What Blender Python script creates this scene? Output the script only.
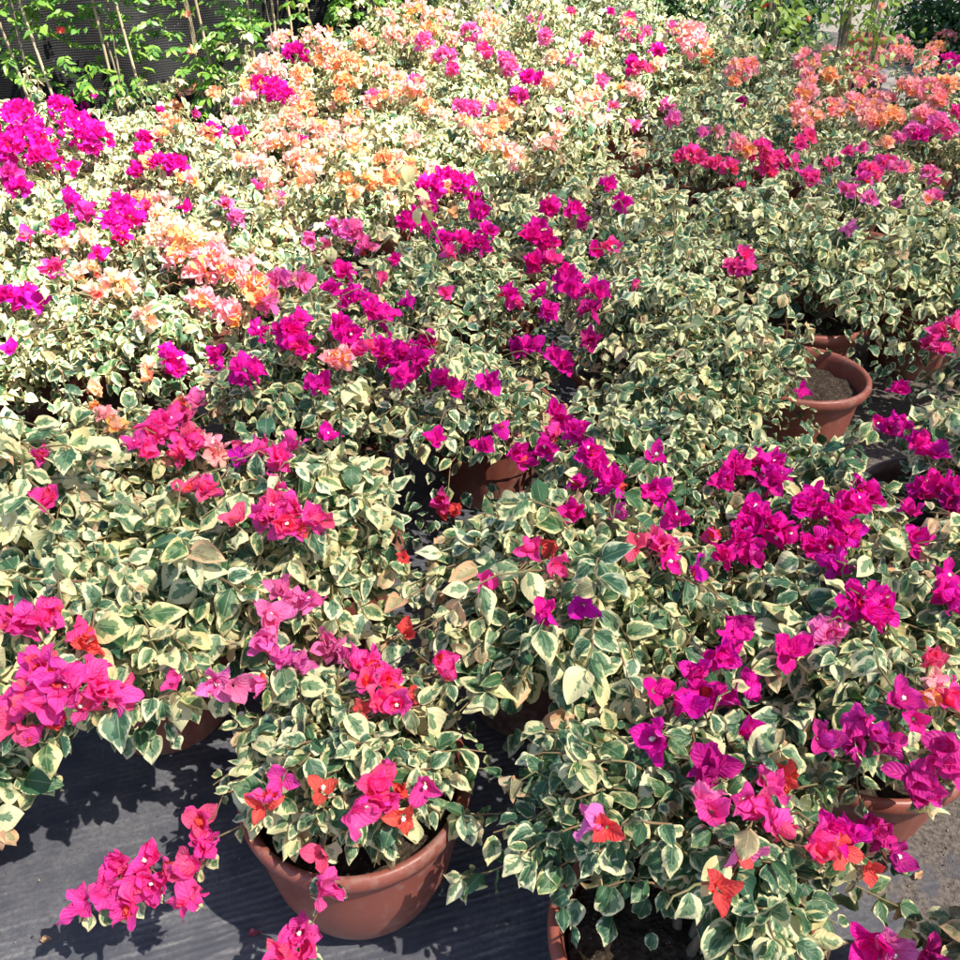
import bpy, math, random
import numpy as np

scene = bpy.context.scene
for o in list(bpy.data.objects):
    bpy.data.objects.remove(o)
C = scene.collection

# ------------------------------------------------------------------ camera
PITCH = math.radians(33.5)
CAM_H = 1.45
cam_data = bpy.data.cameras.new('camera')
cam_data.sensor_width = 36
cam_data.angle = math.radians(55)
cam_data.clip_start = 0.02
cam_data.clip_end = 400
cam = bpy.data.objects.new('camera', cam_data)
cam.location = (0, 0, CAM_H)
cam.rotation_euler = (math.radians(90) - PITCH, 0, 0)
C.objects.link(cam)
scene.camera = cam

# ------------------------------------------------------------------ light
# direction towards the sun: from the right and a little behind the viewer
SUN = np.array([0.55, -0.34, 1.0]); SUN /= np.linalg.norm(SUN)
elev = math.asin(SUN[2]); azim = math.atan2(SUN[0], SUN[1])
world = bpy.data.worlds.new('World')
scene.world = world
world.use_nodes = True
wn = world.node_tree.nodes; wl = world.node_tree.links
bg = wn['Background']
sky = wn.new('ShaderNodeTexSky')
sky.sky_type = 'NISHITA'
sky.sun_disc = False
sky.sun_elevation = elev
sky.sun_rotation = azim
wl.new(sky.outputs['Color'], bg.inputs['Color'])
bg.inputs['Strength'].default_value = 0.09
sd = bpy.data.lights.new('sun', 'SUN')
sd.energy = 5.0
sd.angle = math.radians(0.5)
sd.color = (1.0, 0.94, 0.82)
sun = bpy.data.objects.new('sun', sd)
sun.rotation_euler = (math.pi / 2 - elev, 0, math.pi - azim)
C.objects.link(sun)
scene.view_settings.view_transform = 'Standard'
scene.view_settings.look = 'None'
scene.view_settings.gamma = 1
scene.view_settings.exposure = 1.74
scene.view_settings.use_curve_mapping = False

# ------------------------------------------------------------------ projection helpers (photo pixel -> point at height z)
F = 480 / math.tan(math.radians(27.5))
def ray(x, y):
    a = (x - 480) / F; b = -(y - 480) / F
    return np.array([a, math.cos(PITCH) + b * math.sin(PITCH), -math.sin(PITCH) + b * math.cos(PITCH)])
def at(x, y, z):
    r = ray(x, y); t = (z - CAM_H) / r[2]
    return np.array([r[0] * t, r[1] * t, z])
def depth_of(p):
    return p[1] * math.cos(PITCH) - (p[2] - CAM_H) * math.sin(PITCH)

rng = np.random.default_rng(11)
random.seed(11)

# ------------------------------------------------------------------ materials
def new_mat(name):
    m = bpy.data.materials.new(name); m.use_nodes = True
    nt = m.node_tree; nt.nodes.clear()
    out = nt.nodes.new('ShaderNodeOutputMaterial')
    return m, nt, nt.nodes, nt.links, out
class G:
    """small node-graph helper"""
    def __init__(s, nt): s.n = nt.nodes; s.l = nt.links
    def put(s, sock, v):
        if hasattr(v, 'links') or hasattr(v, 'is_output'): s.l.new(v, sock)
        else: sock.default_value = v
    def math(s, op, a, b=0.0, c=0.0, clamp=False):
        n = s.n.new('ShaderNodeMath'); n.operation = op; n.use_clamp = clamp
        s.put(n.inputs[0], a); s.put(n.inputs[1], b); s.put(n.inputs[2], c)
        return n.outputs[0]
    def mix(s, f, a, b, mode='MIX'):
        n = s.n.new('ShaderNodeMix'); n.data_type = 'RGBA'; n.blend_type = mode
        s.put(n.inputs[0], f); s.put(n.inputs[6], a); s.put(n.inputs[7], b)
        return n.outputs[2]
    def step(s, v, a, b):
        n = s.n.new('ShaderNodeMapRange'); n.interpolation_type = 'SMOOTHSTEP'
        s.put(n.inputs[0], v); s.put(n.inputs[1], a); s.put(n.inputs[2], b)
        return n.outputs[0]
    def comb(s, x, y, z):
        n = s.n.new('ShaderNodeCombineXYZ'); s.put(n.inputs[0], x); s.put(n.inputs[1], y); s.put(n.inputs[2], z)
        return n.outputs[0]
    def noise(s, vec, scale, detail=2.0, rough=0.5, color=False):
        n = s.n.new('ShaderNodeTexNoise'); s.put(n.inputs['Vector'], vec)
        n.inputs['Scale'].default_value = scale; n.inputs['Detail'].default_value = detail; n.inputs['Roughness'].default_value = rough
        return n.outputs['Color' if color else 'Fac']
    def bump(s, h, strength, dist):
        n = s.n.new('ShaderNodeBump'); n.inputs['Strength'].default_value = strength; n.inputs['Distance'].default_value = dist
        s.l.new(h, n.inputs['Height']); return n.outputs[0]
    def bsdf(s, color, rough=0.5, spec=0.4, normal=None):
        n = s.n.new('ShaderNodeBsdfPrincipled'); s.put(n.inputs['Base Color'], color)
        s.put(n.inputs['Roughness'], rough); n.inputs['Specular IOR Level'].default_value = spec
        if normal is not None: s.l.new(normal, n.inputs['Normal'])
        return n.outputs[0]
    def translucent(s, surf, color, fac, out):
        t = s.n.new('ShaderNodeBsdfTranslucent'); s.put(t.inputs[0], color)
        m = s.n.new('ShaderNodeMixShader'); m.inputs[0].default_value = fac
        s.l.new(surf, m.inputs[1]); s.l.new(t.outputs[0], m.inputs[2]); s.l.new(m.outputs[0], out.inputs[0])

def leaf_material(name):
    m, nt, n, l, out = new_mat(name); g = G(nt)
    uvn = n.new('ShaderNodeUVMap'); uvn.uv_map = 'UVMap'
    sep = n.new('ShaderNodeSeparateXYZ'); l.new(uvn.outputs[0], sep.inputs[0])
    an = n.new('ShaderNodeAttribute'); an.attribute_name = 'look'
    sc = n.new('ShaderNodeSeparateColor'); l.new(an.outputs['Color'], sc.inputs[0])
    seed, cream, young = sc.outputs[0], sc.outputs[1], sc.outputs[2]
    warm = an.outputs['Alpha']
    t = g.math('MULTIPLY_ADD', sep.outputs[0], 2.0, -1.0)
    s = sep.outputs[1]
    at_ = g.math('ABSOLUTE', t)
    z = g.math('MULTIPLY', seed, 91.0)
    # feathered patches follow the side veins
    vein = g.math('SUBTRACT', s, g.math('MULTIPLY', at_, 0.28))
    side = g.math('ADD', t, g.math('MULTIPLY', seed, 13.0))
    n1 = g.noise(g.comb(g.math('MULTIPLY', vein, 5.5), g.math('MULTIPLY', side, 1.3), z), 1.0, 2.5, 0.55)
    n2 = g.noise(g.comb(g.math('MULTIPLY', vein, 4.2), g.math('MULTIPLY', side, 1.1), g.math('ADD', z, 31.0)), 1.0, 2.0, 0.5)
    tip = g.math('MULTIPLY', g.math('SUBTRACT', 1.0, s), 2.6, clamp=True)
    edge = g.math('MULTIPLY', g.math('SUBTRACT', 1.0, at_), tip)
    v = g.math('ADD', edge, g.math('MULTIPLY', g.math('SUBTRACT', n1, 0.5), 1.35))
    f = g.step(g.math('SUBTRACT', v, cream), -0.07, 0.06)
    v2 = g.math('ADD', g.math('MULTIPLY', edge, 0.7), g.math('MULTIPLY', g.math('SUBTRACT', n2, 0.5), 1.6))
    f2 = g.step(g.math('SUBTRACT', v2, cream), 0.1, 0.18)
    # two greens, shifting leaf by leaf
    fine = g.noise(g.comb(g.math('MULTIPLY', vein, 16.0), g.math('MULTIPLY', side, 3.0), z), 1.0, 2.0)
    grey = g.mix(warm, (0.135, 0.235, 0.145, 1), (0.185, 0.26, 0.105, 1))
    deep = g.mix(warm, (0.034, 0.098, 0.056, 1), (0.050, 0.125, 0.045, 1))
    green = g.mix(f2, grey, deep)
    pale = g.mix(warm, (0.69, 0.68, 0.46, 1), (0.71, 0.61, 0.27, 1))
    pale = g.mix(g.math('MULTIPLY', fine, 0.5), pale, (0.62, 0.60, 0.36, 1))
    col = g.mix(f, pale, green)
    ycol = g.mix(n1, (0.60, 0.24, 0.13, 1), (0.62, 0.40, 0.24, 1))
    col = g.mix(g.math('MULTIPLY', young, g.math('SUBTRACT', 1.0, g.math('MULTIPLY', f, 0.55))), col, ycol)
    mid = g.step(at_, 0.055, 0.02)
    col = g.mix(g.math('MULTIPLY', mid, 0.35), col, (0.45, 0.48, 0.25, 1))
    # brown edge nibbles and spots on some leaves
    spot = g.step(g.noise(g.comb(g.math('MULTIPLY', t, 2.6), g.math('MULTIPLY', s, 4.2), g.math('ADD', z, 7.0)), 1.0, 3.0, 0.7), 0.72, 0.76)
    col = g.mix(g.math('MULTIPLY', spot, 0.7), col, (0.16, 0.09, 0.04, 1))
    geo = n.new('ShaderNodeNewGeometry')
    col = g.mix(g.math('MULTIPLY', geo.outputs['Backfacing'], 0.35), col, (0.42, 0.46, 0.34, 1))
    ribs = g.math('SINE', g.math('MULTIPLY', g.math('SUBTRACT', s, g.math('MULTIPLY', at_, 0.35)), 44.0))
    h = g.math('ADD', g.math('MULTIPLY', ribs, 0.25), g.math('ADD', n2, g.math('MULTIPLY', mid, -0.8)))
    nb = g.bump(h, 0.35, 0.0012)
    rough = g.math('MULTIPLY_ADD', fine, 0.25, 0.36)
    surf = g.bsdf(col, rough, 0.35, nb)
    g.translucent(surf, g.mix(1.0, col, (1.0, 1.0, 0.55, 1), 'MULTIPLY'), 0.22, out)
    return m

def bract_material():
    m, nt, n, l, out = new_mat('papery_bract'); g = G(nt)
    uvn = n.new('ShaderNodeUVMap'); uvn.uv_map = 'UVMap'
    sep = n.new('ShaderNodeSeparateXYZ'); l.new(uvn.outputs[0], sep.inputs[0])
    an = n.new('ShaderNodeAttribute'); an.attribute_name = 'look'
    t = g.math('MULTIPLY_ADD', sep.outputs[0], 2.0, -1.0); s = sep.outputs[1]
    at_ = g.math('ABSOLUTE', t)
    ribs = g.math('SINE', g.math('MULTIPLY', g.math('SUBTRACT', s, g.math('MULTIPLY', at_, 0.5)), 30.0))
    mid = g.step(at_, 0.08, 0.02)
    n1 = g.noise(g.comb(g.math('MULTIPLY', t, 2.0), g.math('MULTIPLY', s, 3.0), g.math('MULTIPLY', an.outputs['Alpha'], 77.0)), 1.0, 3.0, 0.6)
    col = g.mix(g.math('MULTIPLY', mid, 0.35), an.outputs['Color'], g.mix(1.0, an.outputs['Color'], (0.75, 0.5, 0.5, 1), 'MULTIPLY'))
    fade = g.step(g.noise(g.comb(t, s, g.math('MULTIPLY', an.outputs['Alpha'], 33.0)), 1.6, 3.0, 0.65), 0.58, 0.78)
    col = g.mix(g.math('MULTIPLY', fade, 0.28), col, (0.80, 0.42, 0.42, 1))
    fine = g.math('MULTIPLY', g.step(ribs, 0.75, 1.0), 0.22)
    col = g.mix(fine, col, g.mix(1.0, col, (0.6, 0.4, 0.45, 1), 'MULTIPLY'))
    hsv = n.new('ShaderNodeHueSaturation'); l.new(col, hsv.inputs['Color'])
    g.put(hsv.inputs['Value'], g.math('MULTIPLY_ADD', n1, 0.45, 1.0))
    g.put(hsv.inputs['Hue'], g.math('MULTIPLY_ADD', n1, 0.03, 0.485))
    col = hsv.outputs[0]
    h = g.math('ADD', g.math('MULTIPLY', ribs, 0.3), g.math('ADD', n1, g.math('MULTIPLY', mid, 0.8)))
    surf = g.bsdf(col, 0.55, 0.25, g.bump(h, 0.8, 0.0014))
    g.translucent(surf, col, 0.42, out)
    return m

def simple(name, color, rough=0.6, scale=20.0, var=0.3, color2=None, bump=0.3, dist=0.004, spec=0.35, stretch=(1, 1, 1), detail=4.0):
    m, nt, n, l, out = new_mat(name); g = G(nt)
    tc = n.new('ShaderNodeTexCoord'); mp = n.new('ShaderNodeMapping'); mp.inputs['Scale'].default_value = stretch
    l.new(tc.outputs['Object'], mp.inputs[0])
    a = g.noise(mp.outputs[0], scale, detail, 0.6)
    c2 = color2 if color2 else tuple(c * (1 - var) for c in color)
    col = g.mix(g.step(a, 0.35, 0.65), (*color, 1), (*c2, 1))
    l.new(g.bsdf(col, rough, spec, g.bump(a, bump, dist)), out.inputs[0])
    return m

def pot_material(name, c1, c2):
    m, nt, n, l, out = new_mat(name); g = G(nt)
    tc = n.new('ShaderNodeTexCoord'); oi = n.new('ShaderNodeObjectInfo')
    vadd = n.new('ShaderNodeVectorMath'); vadd.operation = 'ADD'
    l.new(tc.outputs['Object'], vadd.inputs[0])
    g.put(vadd.inputs[1], g.comb(g.math('MULTIPLY', oi.outputs['Random'], 40.0), 0.0, 0.0))
    p = vadd.outputs[0]
    a = g.noise(p, 5.0, 4.0, 0.6); b = g.noise(p, 45.0, 4.0, 0.7)
    col = g.mix(g.step(a, 0.3, 0.7), (*c1, 1), (*c2, 1))
    dust = g.step(g.math('ADD', g.math('MULTIPLY', b, 0.6), g.math('MULTIPLY', a, 0.4)), 0.5, 0.62)
    col = g.mix(g.math('MULTIPLY', dust, 0.26), col, (0.36, 0.28, 0.23, 1))
    szz = n.new('ShaderNodeSeparateXYZ'); l.new(tc.outputs['Object'], szz.inputs[0])
    splash = g.math('MULTIPLY', g.step(szz.outputs[2], 0.10, 0.0), g.step(b, 0.42, 0.56))
    col = g.mix(g.math('MULTIPLY', splash, 0.6), col, (0.20, 0.155, 0.12, 1))
    sp = n.new('ShaderNodeTexVoronoi'); l.new(p, sp.inputs['Vector']); sp.inputs['Scale'].default_value = 70
    mud = g.math('MULTIPLY', g.step(sp.outputs['Distance'], 0.2, 0.1), g.step(b, 0.52, 0.6))
    col = g.mix(g.math('MULTIPLY', mud, 0.6), col, (0.10, 0.075, 0.06, 1))
    l.new(g.bsdf(col, g.math('MULTIPLY_ADD', dust, 0.3, 0.4), 0.4, g.bump(b, 0.12, 0.002)), out.inputs[0])
    return m

def soil_material(name, dark=(0.028, 0.018, 0.013), light=(0.10, 0.075, 0.055), sc=60.0):
    m, nt, n, l, out = new_mat(name); g = G(nt)
    tc = n.new('ShaderNodeTexCoord'); p = tc.outputs['Object']
    a = g.noise(p, sc, 6.0, 0.75); b = g.noise(p, 6.0, 3.0)
    v = n.new('ShaderNodeTexVoronoi'); l.new(p, v.inputs['Vector']); v.inputs['Scale'].default_value = sc * 2.2
    col = g.mix(g.step(a, 0.35, 0.68), (*dark, 1), (*light, 1))
    fleck = g.math('MULTIPLY', g.step(v.outputs['Distance'], 0.22, 0.12), g.step(g.noise(p, sc * 1.3, 2.0), 0.56, 0.62))
    col = g.mix(fleck, col, (0.36, 0.31, 0.24, 1))
    col = g.mix(g.math('MULTIPLY', b, 0.4), col, (0.05, 0.035, 0.025, 1))
    l.new(g.bsdf(col, 0.9, 0.15, g.bump(g.math('ADD', a, g.math('MULTIPLY', v.outputs['Distance'], 0.6)), 0.9, 0.012)), out.inputs[0])
    return m

def mat_material():
    """dusty ribbed weed-control fabric"""
    m, nt, n, l, out = new_mat('weed_mat_fabric'); g = G(nt)
    tc = n.new('ShaderNodeTexCoord'); mp = n.new('ShaderNodeMapping'); l.new(tc.outputs['Object'], mp.inputs[0])
    mp.inputs['Rotation'].default_value = (0, 0, math.radians(-17))
    p = mp.outputs[0]; P0 = tc.outputs['Object']
    sep = n.new('ShaderNodeSeparateXYZ'); l.new(p, sep.inputs[0])
    wob = g.noise(p, 5.0, 3.0)
    yy = g.math('ADD', sep.outputs[1], g.math('MULTIPLY', wob, 0.018))
    rib = g.math('MULTIPLY_ADD', g.math('SINE', g.math('MULTIPLY', yy, 2 * math.pi / 0.0135)), 0.5, 0.5)
    weave = g.math('MULTIPLY', g.math('SINE', g.math('MULTIPLY', sep.outputs[0], 2 * math.pi / 0.003)), g.math('SINE', g.math('MULTIPLY', sep.outputs[1], 2 * math.pi / 0.003)))
    big = g.noise(P0, 1.4, 4.0, 0.6); midn = g.noise(P0, 9.0, 5.0, 0.65); fin = g.noise(P0, 120.0, 4.0, 0.75)
    streak = n.new('ShaderNodeMapping'); streak.inputs['Scale'].default_value = (9, 55, 9); l.new(p, streak.inputs[0])
    st = g.noise(streak.outputs[0], 1.0, 3.0, 0.6)
    ribmask = g.step(big, 0.38, 0.56)
    dust = g.math('ADD', g.math('MULTIPLY', g.step(midn, 0.3, 0.75), 0.5), g.math('MULTIPLY', g.math('MULTIPLY', g.step(st, 0.48, 0.66), rib), g.math('MULTIPLY_ADD', ribmask, 0.55, 0.25)))
    dust = g.math('MULTIPLY', dust, g.step(fin, 0.2, 0.7), clamp=True)
    dust = g.math('MULTIPLY', dust, g.math('MULTIPLY_ADD', weave, 0.35, 0.9))
    col = g.mix(dust, (0.065, 0.068, 0.088, 1), (0.30, 0.29, 0.29, 1))
    v = n.new('ShaderNodeTexVoronoi'); l.new(P0, v.inputs['Vector']); v.inputs['Scale'].default_value = 85
    sc2 = n.new('ShaderNodeSeparateColor'); l.new(v.outputs['Color'], sc2.inputs[0])
    grain = g.math('MULTIPLY', g.step(v.outputs['Distance'], g.math('MULTIPLY_ADD', sc2.outputs[0], 0.10, 0.05), 0.03), g.step(sc2.outputs[1], 0.80, 0.86))
    col = g.mix(g.math('MULTIPLY', grain, 0.8), col, (0.40, 0.36, 0.30, 1))
    # spilt earth, mostly at the right
    sx = n.new('ShaderNodeSeparateXYZ'); l.new(P0, sx.inputs[0])
    soilm = g.step(g.math('ADD', g.math('MULTIPLY', g.math('SUBTRACT', sx.outputs[0], 0.62), 1.1), g.math('MULTIPLY_ADD', midn, 0.9, -0.45)), 0.02, 0.2)
    soilc = g.mix(g.step(fin, 0.35, 0.65), (0.055, 0.043, 0.036, 1), (0.185, 0.150, 0.125, 1))
    col = g.mix(g.math('MULTIPLY', soilm, 0.85), col, soilc)
    h = g.math('ADD', g.math('MULTIPLY', rib, g.math('MULTIPLY_ADD', ribmask, 0.35, 0.08)), g.math('ADD', g.math('MULTIPLY', weave, 0.12), g.math('MULTIPLY', fin, 0.5)))
    l.new(g.bsdf(col, 0.62, 0.3, g.bump(h, 0.55, 0.004)), out.inputs[0])
    return m

def netting_material():
    """woven black shade netting with a few paler worn threads"""
    m, nt, n, l, out = new_mat('black_netting'); g = G(nt)
    tc = n.new('ShaderNodeTexCoord'); p = tc.outputs['Object']
    sep = n.new('ShaderNodeSeparateXYZ'); l.new(p, sep.inputs[0])
    x = g.math('ADD', sep.outputs[0], g.math('MULTIPLY', g.noise(p, 3.0), 0.03)); zc = g.math('ADD', sep.outputs[2], g.math('MULTIPLY', g.noise(p, 2.0), 0.05))
    wx = g.math('SINE', g.math('MULTIPLY', x, 2 * math.pi / 0.014)); wz = g.math('SINE', g.math('MULTIPLY', zc, 2 * math.pi / 0.014))
    w = g.math('MAXIMUM', wx, wz)
    big = g.noise(p, 2.5, 4.0); 
    f = g.math('MULTIPLY', g.step(w, 0.4, 0.95), g.math('MULTIPLY', g.step(big, 0.35, 0.7), g.step(g.noise(p, 26.0, 3.0, 0.7), 0.35, 0.65)))
    col = g.mix(f, (0.006, 0.006, 0.007, 1), (0.017, 0.018, 0.020, 1))
    hole = g.step(g.noise(p, 42.0, 2.0, 0.8), 0.70, 0.74)
    col = g.mix(hole, col, (0.10, 0.095, 0.085, 1))
    l.new(g.bsdf(col, 0.7, 0.25, g.bump(w, 0.5, 0.004)), out.inputs[0])
    return m

M_LEAF = leaf_material('variegated_leaf')
M_BRACT = bract_material()
M_POT = pot_material('terracotta_plastic', (0.285, 0.083, 0.058), (0.225, 0.068, 0.052))
M_POT_DARK = pot_material('brown_plastic', (0.12, 0.045, 0.035), (0.09, 0.035, 0.03))
M_POT_BLACK = pot_material('black_plastic', (0.014, 0.014, 0.016), (0.022, 0.022, 0.024))
M_POT_ORANGE = pot_material('orange_plastic', (0.42, 0.115, 0.055), (0.36, 0.09, 0.05))
M_SOIL = soil_material('potting_soil')
M_BARK = simple('bougainvillea_bark', (0.23, 0.185, 0.13), 0.8, 60, 0.5, bump=0.6, dist=0.002, stretch=(1, 1, 0.3))
M_TWIG = simple('green_twig', (0.16, 0.17, 0.07), 0.6, 30, 0.4, (0.22, 0.11, 0.06), bump=0.2, dist=0.001)
M_CANE = simple('bamboo_cane', (0.46, 0.36, 0.23), 0.6, 14, 0.4, stretch=(1, 1, 0.2))
M_VINE = None

# ------------------------------------------------------------------ mesh helpers
def link(name, me, mat, parent=None):
    o = bpy.data.objects.new(name, me)
    if mat is not None: me.materials.append(mat)
    C.objects.link(o)
    if parent is not None: o.parent = parent
    return o

def np_mesh(name, V, Q, uv=None, look=None, smooth=True):
    me = bpy.data.meshes.new(name)
    V = np.asarray(V, np.float32); Q = np.asarray(Q, np.int32)
    me.vertices.add(len(V)); me.vertices.foreach_set('co', V.ravel())
    k = Q.shape[1]
    me.loops.add(Q.size); me.loops.foreach_set('vertex_index', Q.ravel())
    me.polygons.add(len(Q)); me.polygons.foreach_set('loop_start', np.arange(0, Q.size, k, dtype=np.int32))
    try: me.polygons.foreach_set('loop_total', np.full(len(Q), k, np.int32))
    except Exception: pass
    if smooth: me.polygons.foreach_set('use_smooth', np.ones(len(Q), bool))
    if uv is not None:
        u = me.uv_layers.new(name='UVMap'); u.data.foreach_set('uv', np.asarray(uv, np.float32)[Q.ravel()].ravel())
    if look is not None:
        a = me.color_attributes.new('look', 'FLOAT_COLOR', 'POINT'); a.data.foreach_set('color', np.asarray(look, np.float32).ravel())
    me.update(calc_edges=True)
    return me

def unit(v):
    v = np.asarray(v, float)
    return v / np.maximum(np.linalg.norm(v, axis=-1, keepdims=True), 1e-9)

def blades(org, axis, up, L, W, curl, fold, wave, look, nl=5, nw=4, a=0.5, b=0.95, twist=None, cup=None):
    """many ovate blades in one mesh: org/axis/up (N,3), the rest (N,)"""
    N = len(org)
    s = np.linspace(0, 1, nl + 1); t = np.linspace(-1, 1, nw + 1)
    prof = np.power(np.maximum(s, 0), a) * np.power(1 - s, b)
    sm = a / (a + b); prof = prof / (sm ** a * (1 - sm) ** b)
    prof[0] = 0.10; prof[-1] = 0.015
    th = curl[:, None] * s[None, :]
    ds = 1.0 / nl
    cy = np.concatenate([np.zeros((N, 1)), np.cumsum(np.cos((th[:, 1:] + th[:, :-1]) / 2) * ds, 1)], 1)
    cz = -np.concatenate([np.zeros((N, 1)), np.cumsum(np.sin((th[:, 1:] + th[:, :-1]) / 2) * ds, 1)], 1)
    S, T = np.meshgrid(s, t, indexing='ij')
    ph = rng.uniform(0, 6.28, (N, 1, 1))
    halfw = (W / 2)[:, None, None] * prof[None, :, None]
    fo = fold[:, None, None] * np.abs(T)[None] ** 1.3
    x = halfw * T[None] * np.cos(np.minimum(np.abs(fo), 1.2))
    zz = halfw * np.sin(np.clip(fo, -1.2, 1.2)) + wave[:, None, None] * (W / 2)[:, None, None] * (T[None] ** 2) * np.sin(S[None] * 9.0 + ph + T[None] * 1.3)
    thn = th[:, :, None]
    y = L[:, None, None] * cy[:, :, None] + zz * np.sin(thn)
    z = L[:, None, None] * cz[:, :, None] + zz * np.cos(thn)
    Y = unit(axis); Nn = unit(up - (up * Y).sum(1, keepdims=True) * Y); X = np.cross(Y, Nn)
    V = org[:, None, None, :] + x[..., None] * X[:, None, None, :] + y[..., None] * Y[:, None, None, :] + z[..., None] * Nn[:, None, None, :]
    nv = (nl + 1) * (nw + 1)
    i, j = np.meshgrid(np.arange(nl), np.arange(nw), indexing='ij')
    q = np.stack([i * (nw + 1) + j, i * (nw + 1) + j + 1, (i + 1) * (nw + 1) + j + 1, (i + 1) * (nw + 1) + j], -1).reshape(-1, 4)
    Q = (q[None] + (np.arange(N) * nv)[:, None, None]).reshape(-1, 4)
    uv = np.stack([(T + 1) / 2, S], -1).reshape(1, nv, 2).repeat(N, 0).reshape(-1, 2)
    lk = np.repeat(look, nv, 0)
    return V.reshape(-1, 3), Q, uv, lk

def tubes(paths, radii, sides=5):
    """paths: list of (K,3); radii: list of (K,)"""
    Vs, Qs = [], []; off = 0
    ang = np.arange(sides) / sides * 2 * np.pi
    for P, R in zip(paths, radii):
        P = np.asarray(P, float); K = len(P)
        T = unit(np.gradient(P, axis=0))
        ref = np.array([0.31, 0.93, 0.2]) if abs(T[0] @ np.array([0.31, 0.93, 0.2])) < 0.9 else np.array([1.0, 0, 0])
        A = unit(np.cross(T, ref)); B = np.cross(T, A)
        ring = P[:, None] + np.asarray(R)[:, None, None] * (np.cos(ang)[None, :, None] * A[:, None] + np.sin(ang)[None, :, None] * B[:, None])
        Vs.append(ring.reshape(-1, 3))
        i, j = np.meshgrid(np.arange(K - 1), np.arange(sides), indexing='ij')
        j2 = (j + 1) % sides
        Qs.append((np.stack([i * sides + j, i * sides + j2, (i + 1) * sides + j2, (i + 1) * sides + j], -1).reshape(-1, 4)) + off)
        off += K * sides
    return np.concatenate(Vs), np.concatenate(Qs)

def bez(p0, p1, p2, p3, k):
    t = np.linspace(0, 1, k)[:, None]
    return (1 - t) ** 3 * p0 + 3 * (1 - t) ** 2 * t * p1 + 3 * (1 - t) * t * t * p2 + t ** 3 * p3

def lathe(prof, seg=48, wob=0.0, ribs=0, ph=0.0):
    prof = np.asarray(prof, float); K = len(prof)
    a = np.arange(seg) / seg * 2 * np.pi
    r = prof[:, 0][:, None] * (1 + wob * np.sin(2 * a + ph)[None] + (0.010 * np.cos(ribs * a)[None] * (prof[:, 1] < 0.22)[:, None] if ribs else 0))
    V = np.stack([r * np.cos(a)[None], r * np.sin(a)[None], np.repeat(prof[:, 1][:, None], seg, 1)], -1).reshape(-1, 3)
    i, j = np.meshgrid(np.arange(K - 1), np.arange(seg), indexing='ij'); j2 = (j + 1) % seg
    Q = np.stack([i * seg + j, i * seg + j2, (i + 1) * seg + j2, (i + 1) * seg + j], -1).reshape(-1, 4)
    return V, Q

def thing(name, label, cat, loc=(0, 0, 0), group=None):
    o = bpy.data.objects.new(name, None); C.objects.link(o)
    o.empty_display_size = 0.05
    o.location = loc; o['label'] = label; o['category'] = cat
    if group: o['group'] = group
    return o

# ------------------------------------------------------------------ setting
def sheet(name, x0, x1, y0, y1, z, mat, nx=1, ny=1, rough=0.0):
    X, Y = np.meshgrid(np.linspace(x0, x1, nx + 1), np.linspace(y0, y1, ny + 1), indexing='ij')
    Z = np.full_like(X, z)
    if rough:
        for k in range(14):
            fx, fy = rng.normal(0, 3.2, 2); Z += rough / 7 * np.sin(fx * X + fy * Y + rng.uniform(0, 6.28))
    V = np.stack([X, Y, Z], -1).reshape(-1, 3)
    i, j = np.meshgrid(np.arange(nx), np.arange(ny), indexing='ij')
    Q = np.stack([i * (ny + 1) + j, (i + 1) * (ny + 1) + j, (i + 1) * (ny + 1) + j + 1, i * (ny + 1) + j + 1], -1).reshape(-1, 4)
    o = link(name, np_mesh(name, V, Q), mat); o['kind'] = 'structure'
    return o
M_GROUND = soil_material('trodden_ground', (0.13, 0.115, 0.10), (0.24, 0.215, 0.19), 22.0)
sheet('ground', -90, 90, -60, 120, -0.02, M_GROUND)
sheet('weed_mat', -4.2, 4.2, -0.8, 6.9, 0.0, mat_material(), 160, 150, 0.003)
sheet('path', -0.6, 8.0, 7.0, 9.4, -0.010, simple('pale_concrete', (0.36, 0.34, 0.31), 0.85, 5, 0.3, bump=0.4, dist=0.004), 20, 8, 0.002)

# soil crumbs and dry bits on the mat
def crumbs():
    N = 5200
    cx = np.where(rng.random(N) < 0.5, rng.normal(0.98, 0.28, N), rng.uniform(-1.6, 1.6, N)); cy = rng.uniform(0.5, 3.0, N)
    r = np.exp(rng.normal(-6.35, 0.45, N))
    base = np.array([[1, 0, 0], [-1, 0, 0], [0, 1, 0], [0, -1, 0], [0, 0, 0.8], [0, 0, -0.6]], float)
    tri = np.array([[0, 2, 4], [2, 1, 4], [1, 3, 4], [3, 0, 4], [2, 0, 5], [1, 2, 5], [3, 1, 5], [0, 3, 5]])
    a = rng.uniform(0, 6.28, N)
    Rm = np.stack([np.stack([np.cos(a), -np.sin(a)], -1), np.stack([np.sin(a), np.cos(a)], -1)], 1)
    V = base[None] * rng.uniform(0.6, 1.3, (N, 6, 1)) * r[:, None, None]
    V[:, :, :2] = np.einsum('nij,nkj->nki', Rm, V[:, :, :2])
    V += np.stack([cx, cy, r * 0.4 + 0.001], -1)[:, None]
    Q = (tri[None] + (np.arange(N) * 6)[:, None, None]).reshape(-1, 3)
    o = link('soil_crumbs', np_mesh('soil_crumbs', V.reshape(-1, 3), Q, smooth=False), simple('crumb', (0.30, 0.25, 0.20), 0.9, 90, 0.5, (0.05, 0.035, 0.025)))
    o['kind'] = 'stuff'; o['label'] = 'dry crumbs of earth and grit spilt over the black weed mat'; o['category'] = 'grit'
crumbs()

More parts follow.
